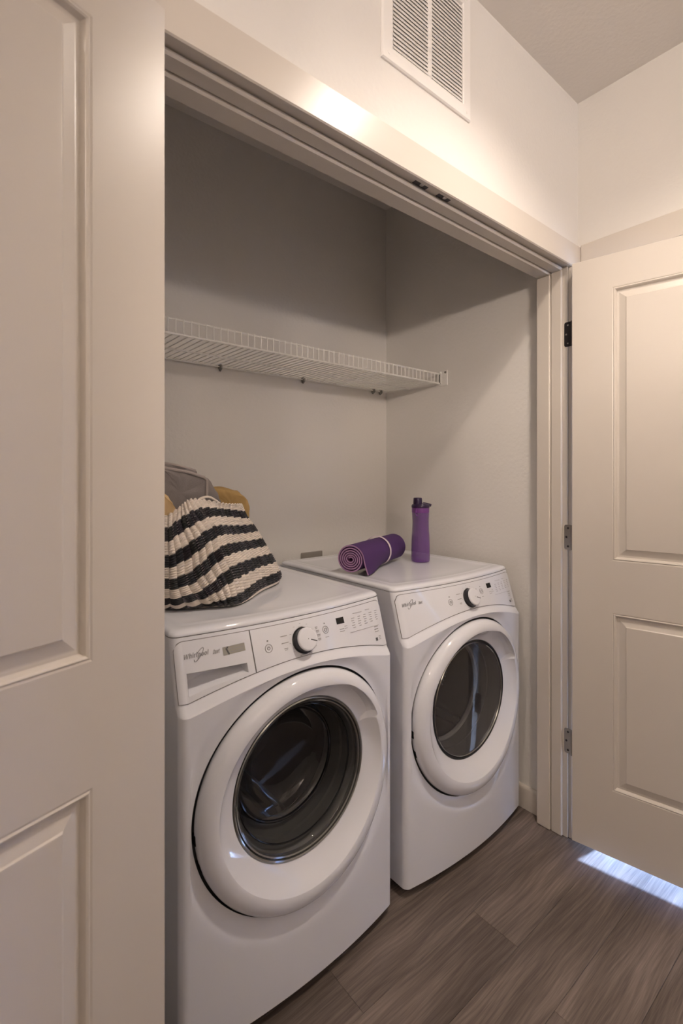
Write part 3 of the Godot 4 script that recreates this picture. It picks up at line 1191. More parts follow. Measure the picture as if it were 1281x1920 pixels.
func ring_mark(mb: MB, x: float, y: float, r: float, w: float) -> void:
	var n := skin_normal(x, y)
	var t := (Vector3.RIGHT - n * n.x).normalized()
	var xf := Transform3D(Basis(t, n.cross(t), n), skin(x, y, 0.0022))
	mb.lathe([Vector2(r - w, 0.0), Vector2(r - w, 0.0007), Vector2(r, 0.0007), Vector2(r, 0.0)], 28, xf, null, true)


func letters(o: Node3D, called: String, text: String, x: float, y: float, height: float, width: float, m: Material, slant := 0.0, bold := false) -> void:
	var tm := TextMesh.new()
	var sf := SystemFont.new()
	sf.font_names = PackedStringArray(["Droid Sans"])
	sf.font_weight = 700 if bold else 400
	tm.font = sf
	tm.text = text
	tm.font_size = 32
	tm.pixel_size = height / 32.0
	tm.depth = 0.0006
	tm.material = m
	var mi := MeshInstance3D.new()
	mi.name = numbered(called, o)
	mi.mesh = tm
	o.add_child(mi, true)
	var n := skin_normal(x, y)
	var t := (Vector3.RIGHT - n * n.x).normalized()
	var up := n.cross(t)
	var box := tm.get_aabb()
	var sx := width / maxf(box.size.x, 0.001)
	mi.transform = Transform3D(Basis(t * sx, up + t * slant, n), skin(x, y, 0.0024))


func machine_console(o: Node3D, drawer: bool) -> void:
	var Pm: Material = mats["plastic_white"]
	var xa := -0.330
	var xb := 0.326
	var xd := -0.147
	var edge := 0.9625
	var r := 0.020
	var top := fascia_top(xa, xb, r, edge)
	var gtop := fascia_top(xa - 0.0014, xb + 0.0014, r, edge + 0.0015)
	var low := func(x: float) -> float: return seam(x) + 0.0022
	var glow := func(x: float) -> float: return seam(x) + 0.0006
	var pg0 := patch(xa - 0.0014, xb + 0.0014, glow, gtop, 0.0006, 0.0, 90, 16)
	if drawer:
		punch(pg0)
	put("panel_gap", pg0, mats["gap_dark"], o)
	var cp: MeshInstance3D
	if drawer:
		cp = put("control_panel", patch(xd + 0.0016, xb, low, top, 0.0018, 0.0014, 60, 10), Pm, o)
		# drawer front with a finger pocket
		var px0 := -0.309
		var px1 := -0.166
		var pt := func(_x: float) -> float: return 0.893
		var pb := func(x: float) -> float: return seam(x) + lerpf(0.015, 0.009, clampf((x - px0) / (px1 - px0), 0.0, 1.0))
		var dm := patch(xa, px0, low, top, 0.0018, 0.0, 16, 8)
		dm = merge(dm, patch(px1, xd - 0.0016, low, top, 0.0018, 0.0, 6, 8))
		dm = merge(dm, patch(px0, px1, pt, top, 0.0018, 0.0, 20, 4))
		dm = merge(dm, patch(px0, px1, low, pb, 0.0018, 0.0, 20, 3))
		var dr := put("detergent_drawer", dm, Pm, o)
		var pk := MB.new()
		var rows: Array = []
		var loopx: Array = []
		for i in 21:
			loopx.append(Vector2(lerpf(px0, px1, i / 20.0), -1))
		for i in range(20, -1, -1):
			loopx.append(Vector2(lerpf(px0, px1, i / 20.0), 1))
		for st in [[0.0018, 0.0, 0.0], [-0.006, 0.001, 0.001], [-0.028, 0.002, 0.005], [-0.042, 0.004, 0.014]]:
			var row := PackedVector3Array()
			for q in loopx:
				var y: float = (pt.call(q.x) - st[1]) if q.y > 0 else minf(pb.call(q.x) + st[2], pt.call(q.x) - st[1] - 0.001)
				var xx: float = clampf(q.x, px0 + st[1], px1 - st[1])
				row.append(skin(xx, y, 0.0) + Vector3(0, 0, st[0]))
			rows.append(row)
		pk.grid(rows, true)
		pk.fan(rows[-1])
		put("drawer_handle", pk, Pm, dr)
		# sticker
		var sk := MB.new()
		for i in 1:
			var n := skin_normal(-0.193, 0.928)
			var t := (Vector3.RIGHT - n * n.x).normalized()
			sk.box(skin(-0.193, 0.928, 0.0022), Vector3(0.056, 0.019, 0.0006), 0.0002, Basis(t, n.cross(t), n))
		var s2 := put("sticker", sk, mats["sticker_silver"], dr)
		s2.set_meta("label", "small silver sticker on the drawer front")
		var sm := MB.new()
		for i in 2:
			mark(sm, -0.186, 0.930 - i * 0.006, 0.032, 0.0018, 0.0028)
		mark(sm, -0.193, 0.9365, 0.055, 0.0012, 0.0028)
		put("sticker_print", sm, mats["print_grey"], s2)
		var sv := MB.new()
		for i in 6:
			var a := i / 5.0
			mark(sv, -0.2130 + a * 0.006 + (0.004 if i == 0 else 0.0), 0.934 - a * 0.014, 0.0035, 0.0042, 0.0029)
		put("sticker_mark", sv, mats["print_dark"], s2)
	else:
		cp = put("control_panel", patch(xa, xb, low, top, 0.0018, 0.0014, 90, 10), Pm, o)
	# lettering on the left
	var lx := -0.283
	letters(o, "lettering", "Whirlpool", lx, 0.930, 0.0150, 0.058, mats["logo_silver"], 0.22, true)
	var lp := MB.new()
	var path: Array = []
	for i in 25:
		var a := lerpf(-2.4, 3.1, i / 24.0)
		var e := Vector2(cos(a) * 0.0060, sin(a) * 0.0165)
		path.append(skin(lx + 0.006 + e.x + e.y * 0.62, 0.9295 + e.y * 0.85, 0.0026))
	lp.tube(path, 0.0009, 6)
	put("logo_loop", lp, mats["logo_silver"], o)
	letters(o, "lettering", "Duet", lx + 0.047, 0.9300, 0.0135, 0.0155, mats["print_grey"], 0.25, true)
	# printing
	var pg := MB.new()
	var pd := MB.new()
	ring_mark(pg, -0.104, 0.914, 0.0105, 0.0014)
	ring_mark(pd, -0.104, 0.914, 0.0042, 0.0010)
	mark(pd, -0.104, 0.931, 0.004, 0.003)
	mark(pg, -0.104, 0.9155, 0.0010, 0.004)
	ring_mark(pg, 0.080, 0.925, 0.0105, 0.0014)
	ring_mark(pd, 0.080, 0.925, 0.0050, 0.0010)
	mark(pd, 0.080, 0.941, 0.003, 0.003)
	mark(pg, 0.080, 0.907, 0.012, 0.0014)
	# words round the dial
	for q in [[-0.056, 0.934, 0.020], [-0.056, 0.918, 0.020], [-0.056, 0.905, 0.011], [0.050, 0.937, 0.008], [0.052, 0.928, 0.010], [0.053, 0.918, 0.011], [0.053, 0.908, 0.010], [0.0, 0.9465, 0.014], [-0.008, 0.882, 0.022], [0.012, 0.885, 0.012]]:
		mark(pg, q[0], q[1], q[2], 0.0020)
		if q[2] < 0.015:
			mark(pg, q[0], q[1] - 0.0032, q[2] * 0.8, 0.0014)
	for a in range(-150, 200, 30):
		var c := Vector2(cos(deg_to_rad(a)), sin(deg_to_rad(a))) * 0.041
		if c.y > -0.034:
			mark(pg, c.x, 0.914 + c.y, 0.004, 0.0009)
	# option columns right of the display
	for cidx in 5:
		var x := 0.190 + cidx * 0.027
		for k in 5:
			mark(pg, x + (0.002 if k % 2 == 0 else 0.0), 0.9335 - k * 0.0062 + cidx * 0.0002, 0.013 - 0.002 * ((k + cidx) % 3), 0.0016)
	mark(pg, 0.235, 0.896, 0.135, 0.0008)
	mark(pg, 0.215, 0.9445, 0.040, 0.0012)
	mark(pg, 0.262, 0.9445, 0.020, 0.0012)
	for k in 2:
		mark(pg, 0.140, 0.9150 - k * 0.006, 0.018, 0.0014)
		mark(pg, 0.158, 0.9195 - k * 0.006, 0.010, 0.0014)
	for k in 3:
		mark(pg, 0.288, 0.8905 - k * 0.007, 0.018, 0.0016)
	mark(pd, 0.281, 0.8560, 0.010, 0.009)
	mark(pg, 0.2975, 0.8575, 0.010, 0.0018)
	mark(pg, 0.2975, 0.8530, 0.010, 0.0018)
	mark(pg, 0.2975, 0.8615, 0.010, 0.0018)
	put("printing", pg, mats["print_grey"], cp).set_meta("kind", "stuff")
	put("printing", pd, mats["print_dark"], cp).set_meta("kind", "stuff")
	var ds := MB.new()
	mark(ds, 0.140, 0.9370, 0.030, 0.0175, 0.0022)
	put("display", ds, mats["display_black"], o)
	# dial
	var n := skin_normal(0.0, 0.914)
	var t := (Vector3.RIGHT - n * n.x).normalized()
	var xf := Transform3D(Basis(t, n.cross(t), n), skin(0.0, 0.914, 0.0016))
	var kb := MB.new()
	kb.lathe([Vector2(0.0345, 0.0), Vector2(0.0345, 0.003), Vector2(0.0325, 0.004), Vector2(0.0312, 0.006), Vector2(0.0300, 0.020), Vector2(0.029, 0.021), Vector2(0.001, 0.021)], 48, xf)
	var dial := put("dial", kb, mats["dark_chrome"], o)
	var kc := MB.new()
	kc.lathe([Vector2(0.0302, 0.0195), Vector2(0.0302, 0.0225), Vector2(0.0288, 0.0245), Vector2(0.026, 0.0255), Vector2(0.001, 0.0262)], 48, xf)
	put("dial_cap", kc, mats["plastic_white"], dial)
	var ki := MB.new()
	var bs := xf.basis * Basis(Vector3(0, 0, 1), deg_to_rad(-22.0))
	ki.box(xf.origin + bs * Vector3(0.018, 0, 0.0262), Vector3(0.020, 0.0026, 0.0012), 0.0004, bs)
	put("dial_pointer", ki, mats["print_dark"], dial)


func machine_door(o: Node3D, washer: bool) -> void:
	var at := Transform3D(Basis(), Vector3(0, RY, ZF - 0.010))
	var door := Node3D.new()
	door.name = "door"
	o.add_child(door, true)
	var up := 0.014      # the glass sits a little above the ring's middle
	var prof := [Vector2(0.282, -0.022), Vector2(0.292, -0.018), Vector2(0.2990, -0.012), Vector2(0.3015, -0.005), Vector2(0.3005, 0.006), Vector2(0.2962, 0.015), Vector2(0.2893, 0.0215), Vector2(0.2813, 0.0255), Vector2(0.2733, 0.0275), Vector2(0.2658, 0.0280), Vector2(0.2600, 0.0274), Vector2(0.2568, 0.0260), Vector2(0.2535, 0.0215), Vector2(0.2475, 0.0140), Vector2(0.2385, 0.0040), Vector2(0.2275, -0.0070), Vector2(0.2155, -0.0150), Vector2(0.2095, -0.0180), Vector2(0.207, -0.022)]
	var lift: Array = []
	for i in prof.size():
		lift.append(up * smoothstep(6.0, 16.0, float(i)))
	var push := [0, 0, 0, 0, 0, 0, 0, 0, 0, 0.003, 0.006, 0.010, 0.015, 0.021, 0.026, 0.024, 0.010, 0.0, 0.0]
	var mod := func(i: int, p: Vector2, th: float) -> Vector2:
		var d := rad_to_deg(th)
		var w := (1.0 - smoothstep(58.0, 80.0, d)) * smoothstep(24.0, 26.6, d)
		return Vector2(p.x + push[i] * w, p.y)
	var ring := MB.new()
	ring.lathe(prof, 180, at, mod, false, lift)
	bend(ring, 0.024)
	put("door_ring", ring, mats["plastic_white"], door, 26.0)
	var seal := MB.new()
	seal.lathe([Vector2(0.316, -0.030), Vector2(0.308, -0.017), Vector2(0.296, -0.015), Vector2(0.283, -0.020)], 120, at)
	bend(seal, 0.024)
	put("door_seal", seal, mats["black_rubber"], o)
	for a in [184.0, 197.0]:
		var hp := MB.new()
		var c := Vector2(cos(deg_to_rad(a)), sin(deg_to_rad(a))) * 0.2985
		hp.box(at * Vector3(c.x, c.y, -0.030), Vector3(0.008, 0.026, 0.020), 0.002, Basis(Vector3(0, 0, 1), deg_to_rad(a - 180.0)))
		put("hinge_pad", hp, mats["display_black"], o)
	at.origin.y += up
	var trim := MB.new()
	if washer:
		trim.lathe([Vector2(0.2075, -0.018), Vector2(0.2045, -0.016), Vector2(0.2015, -0.018), Vector2(0.2000, -0.024), Vector2(0.1975, -0.020), Vector2(0.1945, -0.022), Vector2(0.1925, -0.032)], 120, at)
		put("glass_trim", trim, mats["chrome_trim"], door)
		var gl := MB.new()
		gl.lathe([Vector2(0.1935, -0.026), Vector2(0.189, -0.028), Vector2(0.184, -0.036), Vector2(0.170, -0.070), Vector2(0.158, -0.100), Vector2(0.150, -0.112), Vector2(0.140, -0.118), Vector2(0.128, -0.122), Vector2(0.118, -0.130), Vector2(0.105, -0.142), Vector2(0.08, -0.150), Vector2(0.04, -0.154), Vector2(0.001, -0.155)], 96, at)
		put("door_glass", gl, mats["glass_clear"], door, 60.0)
		for q in [[0.1535, -0.105, 0.0045], [0.178, -0.047, 0.0022]]:
			var rb := MB.new()
			var rp: Array = []
			for i in 96:
				rp.append(at * Vector3(cos(TAU * i / 96.0) * q[0], sin(TAU * i / 96.0) * q[0], q[1]))
			rb.tube(rp, q[2], 8, true)
			put("glass_rim", rb, mats["display_black"], door)
		var gk := MB.new()
		gk.lathe([Vector2(0.206, -0.030), Vector2(0.199, -0.040), Vector2(0.190, -0.060), Vector2(0.186, -0.085), Vector2(0.180, -0.088), Vector2(0.174, -0.110), Vector2(0.168, -0.118), Vector2(0.165, -0.135), Vector2(0.170, -0.150)], 96, at)
		put("gasket", gk, mats["gasket"], o)
		var dm := MB.new()
		var pr := [Vector2(0.168, -0.150), Vector2(0.245, -0.165)]
		for k in 9:
			var z := -0.17 - k * 0.012
			pr.append(Vector2(0.247, z))
			pr.append(Vector2(0.243, z - 0.015))
			pr.append(Vector2(0.247, z - 0.03))
		pr.append_array([Vector2(0.235, -0.49), Vector2(0.15, -0.50), Vector2(0.13, -0.48), Vector2(0.05, -0.48), Vector2(0.001, -0.475)])
		dm.lathe(pr, 72, at)
		for k in 3:
			var a := TAU * k / 3.0 + 0.7
			var bs := Basis(Vector3(0, 0, 1), a)
			dm.box(at * (bs * Vector3(0.222, 0, -0.33)), Vector3(0.055, 0.05, 0.28), 0.018, bs)
		put("drum", dm, mats["drum_steel"], o)
	else:
		trim.lathe([Vector2(0.2075, -0.018), Vector2(0.2045, -0.017), Vector2(0.2025, -0.018), Vector2(0.199, -0.022)], 120, at)
		put("glass_trim", trim, mats["black_rubber"], door)
		var t2 := MB.new()
		t2.lathe([Vector2(0.1995, -0.019), Vector2(0.1975, -0.017), Vector2(0.1955, -0.020)], 120, at)
		put("glass_bead", t2, mats["chrome_trim"], door)
		var gl := MB.new()
		gl.lathe([Vector2(0.197, -0.021), Vector2(0.17, -0.020), Vector2(0.12, -0.019), Vector2(0.06, -0.018), Vector2(0.001, -0.018)], 96, at)
		put("door_glass", gl, mats["glass_smoke"], door, 60.0)
		var gk := MB.new()
		gk.lathe([Vector2(0.206, -0.024), Vector2(0.200, -0.035), Vector2(0.196, -0.080), Vector2(0.192, -0.082), Vector2(0.188, -0.125)], 96, at)
		put("door_well", gk, mats["dryer_steel"], o)
		var lip := MB.new()
		lip.lathe([Vector2(0.189, -0.122), Vector2(0.184, -0.120), Vector2(0.178, -0.123), Vector2(0.176, -0.132), Vector2(0.182, -0.140)], 96, at)
		put("drum_lip", lip, mats["dryer_lip"], o)
		var dm := MB.new()
		var pr := [Vector2(0.182, -0.139), Vector2(0.268, -0.150), Vector2(0.275, -0.20), Vector2(0.275, -0.45), Vector2(0.26, -0.50), Vector2(0.16, -0.51), Vector2(0.15, -0.50), Vector2(0.001, -0.50)]
		dm.lathe(pr, 72, at)
		for k in 3:
			var a := TAU * k / 3.0 + 1.2
			var bs := Basis(Vector3(0, 0, 1), a)
			dm.box(at * (bs * Vector3(0.252, 0, -0.33)), Vector3(0.05, 0.04, 0.28), 0.016, bs)
		put("drum", dm, mats["dryer_steel"], o)


# the door ring follows the bowed front: its sides lie farther back than its middle
func bend(mb: MB, by: float) -> void:
	for i in mb.v.size():
		var p := mb.v[i]
		var r := Vector2(p.x, p.y - RY).length()
		mb.v[i].z = p.z - by * pow(p.x / 0.30, 2.0) * smoothstep(0.205, 0.25, r) + 0.003 * smoothstep(0.215, 0.25, r)


func build_washer() -> void:
	var o := thing("washing_machine", "white front-loading washer with a detergent drawer, nearer the camera under the basket", "washer", Vector3(-1.153, 0, -0.56))
	machine_body(o, true)
	machine_console(o, true)
	machine_door(o, true)


func build_dryer() -> void:
	var o := thing("dryer", "white front-loading dryer with smoked door glass, beside the closet's right wall", "dryer", Vector3(-0.420, 0, -0.56))
	machine_body(o, false)
	machine_console(o, false)
	machine_door(o, false)
	# small warning print on the door ring, upper left
	var d: Node3D = o.get_node("door")
	var mb := MB.new()
	for k in 4:
		var a := deg_to_rad(139.0 + k * 3.2)
		var c := Vector2(cos(a), sin(a)) * (0.240 - 0.002 * (k % 2))
		mb.box(Vector3(c.x, RY + c.y + 0.008, ZF - 0.010 + 0.0155), Vector3(0.012, 0.004, 0.002), 0.0, Basis(Vector3(0, 0, 1), a + 0.5) * Basis(Vector3(0, 1, 0), -0.95))
	put("warning_print", mb, mats["print_dark"], d)


# ---------------------------------------------------------------- things on the machines
func spline(a: Vector3, b: Vector3, c: Vector3, d: Vector3, t: float) -> Vector3:
	return b.cubic_interpolate(c, a, d, t)


func build_basket() -> void:
	# columns round the tote (front ones first, then the hidden back), rows from rim to foot
	var S := [
		[Vector3(-1.331, 1.285, -0.50), Vector3(-1.319, 1.244, -0.46), Vector3(-1.298, 1.195, -0.42), Vector3(-1.293, 1.139, -0.39), Vector3(-1.269, 1.079, -0.375), Vector3(-1.252, 1.005, -0.368), Vector3(-1.244, 0.990, -0.375)],
		[Vector3(-1.209, 1.266, -0.55), Vector3(-1.219, 1.239, -0.53), Vector3(-1.192, 1.185, -0.51), Vector3(-1.172, 1.135, -0.495), Vector3(-1.134, 1.081, -0.48), Vector3(-1.130, 1.013, -0.47), Vector3(-1.116, 0.990, -0.475)],
		[Vector3(-1.102, 1.257, -0.64), Vector3(-1.089, 1.218, -0.63), Vector3(-1.059, 1.175, -0.62), Vector3(-1.034, 1.126, -0.605), Vector3(-1.008, 1.073, -0.59), Vector3(-0.983, 1.014, -0.578), Vector3(-0.985, 0.991, -0.580)],
		[Vector3(-1.080, 1.250, -0.76), Vector3(-1.070, 1.215, -0.765), Vector3(-1.050, 1.170, -0.77), Vector3(-1.040, 1.120, -0.775), Vector3(-1.020, 1.070, -0.78), Vector3(-1.010, 1.012, -0.78), Vector3(-1.015, 0.991, -0.775)],
		[Vector3(-1.200, 1.245, -0.84), Vector3(-1.200, 1.210, -0.85), Vector3(-1.200, 1.165, -0.86), Vector3(-1.200, 1.115, -0.87), Vector3(-1.195, 1.065, -0.875), Vector3(-1.190, 1.010, -0.87), Vector3(-1.190, 0.991, -0.86)],
		[Vector3(-1.360, 1.240, -0.78), Vector3(-1.370, 1.200, -0.79), Vector3(-1.380, 1.150, -0.80), Vector3(-1.385, 1.100, -0.80), Vector3(-1.380, 1.050, -0.80), Vector3(-1.370, 1.005, -0.79), Vector3(-1.365, 0.991, -0.78)],
		[Vector3(-1.440, 1.225, -0.62), Vector3(-1.455, 1.180, -0.61), Vector3(-1.465, 1.115, -0.60), Vector3(-1.470, 1.060, -0.595), Vector3(-1.465, 1.015, -0.59), Vector3(-1.455, 0.993, -0.59), Vector3(-1.450, 0.990, -0.59)],
		[Vector3(-1.414, 1.239, -0.50), Vector3(-1.425, 1.187, -0.47), Vector3(-1.435, 1.120, -0.44), Vector3(-1.439, 1.063, -0.43), Vector3(-1.437, 1.014, -0.435), Vector3(-1.430, 0.993, -0.455), Vector3(-1.428, 0.990, -0.46)],
		[Vector3(-1.370, 1.264, -0.50), Vector3(-1.385, 1.213, -0.46), Vector3(-1.378, 1.147, -0.42), Vector3(-1.376, 1.078, -0.40), Vector3(-1.351, 1.031, -0.385), Vector3(-1.325, 1.000, -0.385), Vector3(-1.319, 0.990, -0.395)],
	]
	var tk := [0.0, 1.5, 3.5, 5.5, 7.5, 9.5, 10.4]
	var ns := S.size()
	# width of every stretch at mid height, to spread the columns of weave evenly
	var lens: Array = []
	var total := 0.0
	for i in ns:
		var d: float = S[i][3].distance_to(S[(i + 1) % ns][3])
		lens.append(d)
		total += d
	var cols := 62
	var at := func(s: float, t: float) -> Vector3:
		# s: 0..cols round, t: 0..10.4 down
		var want := fposmod(s, cols) / cols * total
		var i := 0
		while i < ns - 1 and want > lens[i]:
			want -= lens[i]
			i += 1
		var f: float = clampf(want / lens[i], 0.0, 1.0)
		var k := 0
		while k < tk.size() - 2 and t > tk[k + 1]:
			k += 1
		var g: float = clampf((t - tk[k]) / (tk[k + 1] - tk[k]), 0.0, 1.0)
		var q: Array = []
		for r in range(-1, 3):
			var ro := clampi(k + r, 0, tk.size() - 1)
			q.append(spline(S[(i - 1 + ns) % ns][ro], S[i][ro], S[(i + 1) % ns][ro], S[(i + 2) % ns][ro], f))
		return spline(q[0], q[1], q[2], q[3], g)
	var foot_ := Vector3(-1.235, 0.9875, -0.60)
	var o := thing("laundry_basket", "black and cream striped woven tote basket standing on the washer", "basket", foot_)
	# bands: even ones cream, odd ones black; each of strands, each strand a run of plump cells
	var sub := 5
	var per := 4
	for band in 11:
		var t0 := float(band)
		var t1 := minf(band + 1.0, 10.4)
		var dark := band % 2 == 1
		var strands := 5 if band < 10 else 2
		if band == 0:
			strands = 5
		var mb := MB.new()
		mb.tint = true
		for cidx in cols:
			var tone := rng.randf()
			for st in strands:
				var cell := Color(0.70, 0.62, 0.55) * rng.randf_range(0.88, 1.06)
				if dark:
					var b := 0.011 + 0.018 * tone
					cell = Color(b, b * 0.95, b * 1.12)
				mb.c = Color(cell.r, cell.g, cell.b, 1.0)
				var rows: Array = []
				for b in per + 1:
					var row := PackedVector3Array()
					for a in sub + 1:
						var fa := float(a) / sub
						var fb := float(b) / per
						var shift := 0.5 if cidx % 2 == 1 else 0.0
						var tt: float = clampf(lerpf(t0, t1, (st + fb) / strands) + (shift - 0.25) / strands * (1.0 - smoothstep(9.0, 10.0, t1)), 0.0, 10.4)
						if band == 0 and st == 0 and cidx % 2 == 0:
							tt = maxf(tt, 0.02)
						var s := cidx + fa
						var p: Vector3 = at.call(s, tt)
						var u: Vector3 = at.call(s + 0.1, tt) - at.call(s - 0.1, tt)
						var w: Vector3 = at.call(s, minf(tt + 0.1, 10.4)) - at.call(s, maxf(tt - 0.1, 0.0))
						var n := w.cross(u).normalized()
						if n.dot(p - foot_ - Vector3(0, 0.12, 0)) < 0:
							n = -n
						var bulge := sin(PI * fa) * 0.0042 + sin(PI * fb) * (0.25 + 0.75 * sin(PI * fa)) * 0.0046 - 0.0025
						var rim := 0.0045 * sin(PI * fa) if (band == 0 and st == 0 and b == 0) else 0.0
						bulge *= 1.0 - smoothstep(9.4, 10.2, tt)
						row.append(p + n * bulge + Vector3(0, rim, 0) - foot_)
					rows.append(row)
				mb.grid(rows)
				# pale thread showing between the black strands
				if dark and tone > 0.45 and st < strands - 1:
					mb.c = Color(0.22, 0.19, 0.21)
					var tb: float = lerpf(t0, t1, (st + 1.0) / strands)
					var p: Vector3 = at.call(cidx + 0.5, tb)
					var p2: Vector3 = at.call(cidx + 0.05, tb)
					var out := (p - foot_ - Vector3(0, 0.12, 0))
					out.y *= 0.3
					out = out.normalized() * 0.0026
					mb.tube([p2 - foot_ + out * 0.6, p - foot_ + out], 0.0010, 4, false, false)
		flip_if_out(mb)
		put("dark_band" if dark else "light_band", mb, mats["cord_dark"] if dark else mats["cord_light"], o, 70.0)
	# lining and bottom
	var inn := MB.new()
	inn.tint = true
	inn.c = Color(0.42, 0.37, 0.32)
	var rr: Array = []
	for t in [0.0, 1.0, 2.5, 4.5, 7.0, 9.5]:
		var row := PackedVector3Array()
		for c in cols:
			var p: Vector3 = at.call(float(c), t) - foot_
			row.append(Vector3(p.x * 0.955, p.y, p.z * 0.955))
		rr.append(row)
	inn.grid(rr, true)
	inn.fan(rr[-1], true)
	put("lining", inn, mats["cord_light"], o, 50.0)
	var rim := MB.new()
	rim.tint = true
	rim.c = Color(0.70, 0.62, 0.55)
	var a0 := PackedVector3Array()
	var a1 := PackedVector3Array()
	for c in cols:
		var p: Vector3 = at.call(float(c), 0.0) - foot_
		a0.append(p)
		a1.append(Vector3(p.x * 0.955, p.y, p.z * 0.955))
	rim.grid([a0, a1], true)
	put("rim", rim, mats["cord_light"], o)
	# cord handle over the front corner
	var hd := MB.new()
	hd.tint = true
	hd.c = Color(0.66, 0.58, 0.50)
	var hp: Array = []
	for i in 13:
		var f := i / 12.0
		var p := Vector3(-1.305, 1.285, -0.515).lerp(Vector3(-1.225, 1.268, -0.548), f)
		p.y += 0.018 * sin(PI * f) - 0.022 * f * (1 - f)
		p.z += -0.006 * sin(PI * f)
		hp.append(p - foot_)
	hd.tube(hp, 0.0045, 8)
	put("handle", hd, mats["cord_light"], o)


func flip_if_out(mb: MB) -> void:
	var s := 0.0
	for i in mb.v.size() / 3:
		var f := (mb.v[3 * i + 1] - mb.v[3 * i]).cross(mb.v[3 * i + 2] - mb.v[3 * i])
		var c := (mb.v[3 * i] + mb.v[3 * i + 1] + mb.v[3 * i + 2]) / 3.0
		c.y = 0.0
		s += f.dot(c)
	if s < 0.0:
		flip_all(mb)


# a plump folded cloth: outline in the XY plane, thickness along Z, rolled edges
func plump(pts: Array, zc: float, thick: float, roll: float, seed_: int) -> MB:
	var poly := PackedVector2Array()
	var n := pts.size()
	for i in n:
		for k in 6:
			var f := k / 6.0
			poly.append(pts[i].cubic_interpolate(pts[(i + 1) % n], pts[(i - 1 + n) % n], pts[(i + 2) % n], f).lerp(pts[i].lerp(pts[(i + 1) % n], f), 0.55))
	var c := Vector2.ZERO
	for p in poly:
		c += p
	c /= poly.size()
	var nz := FastNoiseLite.new()
	nz.seed = seed_
	nz.frequency = 9.0
	var mb := MB.new()
	var rows: Array = []
	var prof: Array = []
	for q in [[1.0, 0.25], [1.0, 0.5], [1.0, 0.72]]:
		prof.append(q)
	for k in 9:
		var a := PI / 2 - PI * k / 8.0
		prof.append([sin(a), 1.0 - (1.0 - cos(a)) * 0.0, cos(a)])
	for q in [[-1.0, 0.72], [-1.0, 0.5], [-1.0, 0.25]]:
		prof.append(q)
	for q in prof:
		var row := PackedVector3Array()
		for p in poly:
			var d: Vector2 = p - c
			var e: Vector2
			if q.size() == 3:
				e = c + d - d.normalized() * roll * (1.0 - q[2])
			else:
				e = c + d * q[1] * (1.0 - roll / d.length())
			var w := nz.get_noise_3d(e.x * 2.0, e.y * 2.0, q[0]) * 0.010
			var w2 := nz.get_noise_3d(e.x * 2.0 + 30.0, e.y * 2.0, q[0]) * 0.006
			row.append(Vector3(e.x + w2, e.y + w2, zc + q[0] * thick / 2 + w))
		rows.append(row)
	mb.grid(rows, true, true)
	mb.fan(rows[0])
	mb.fan(rows[-1], true)
	return mb


func shift(mb: MB, by: Vector3) -> MB:
	for i in mb.v.size():
		mb.v[i] -= by
	return mb


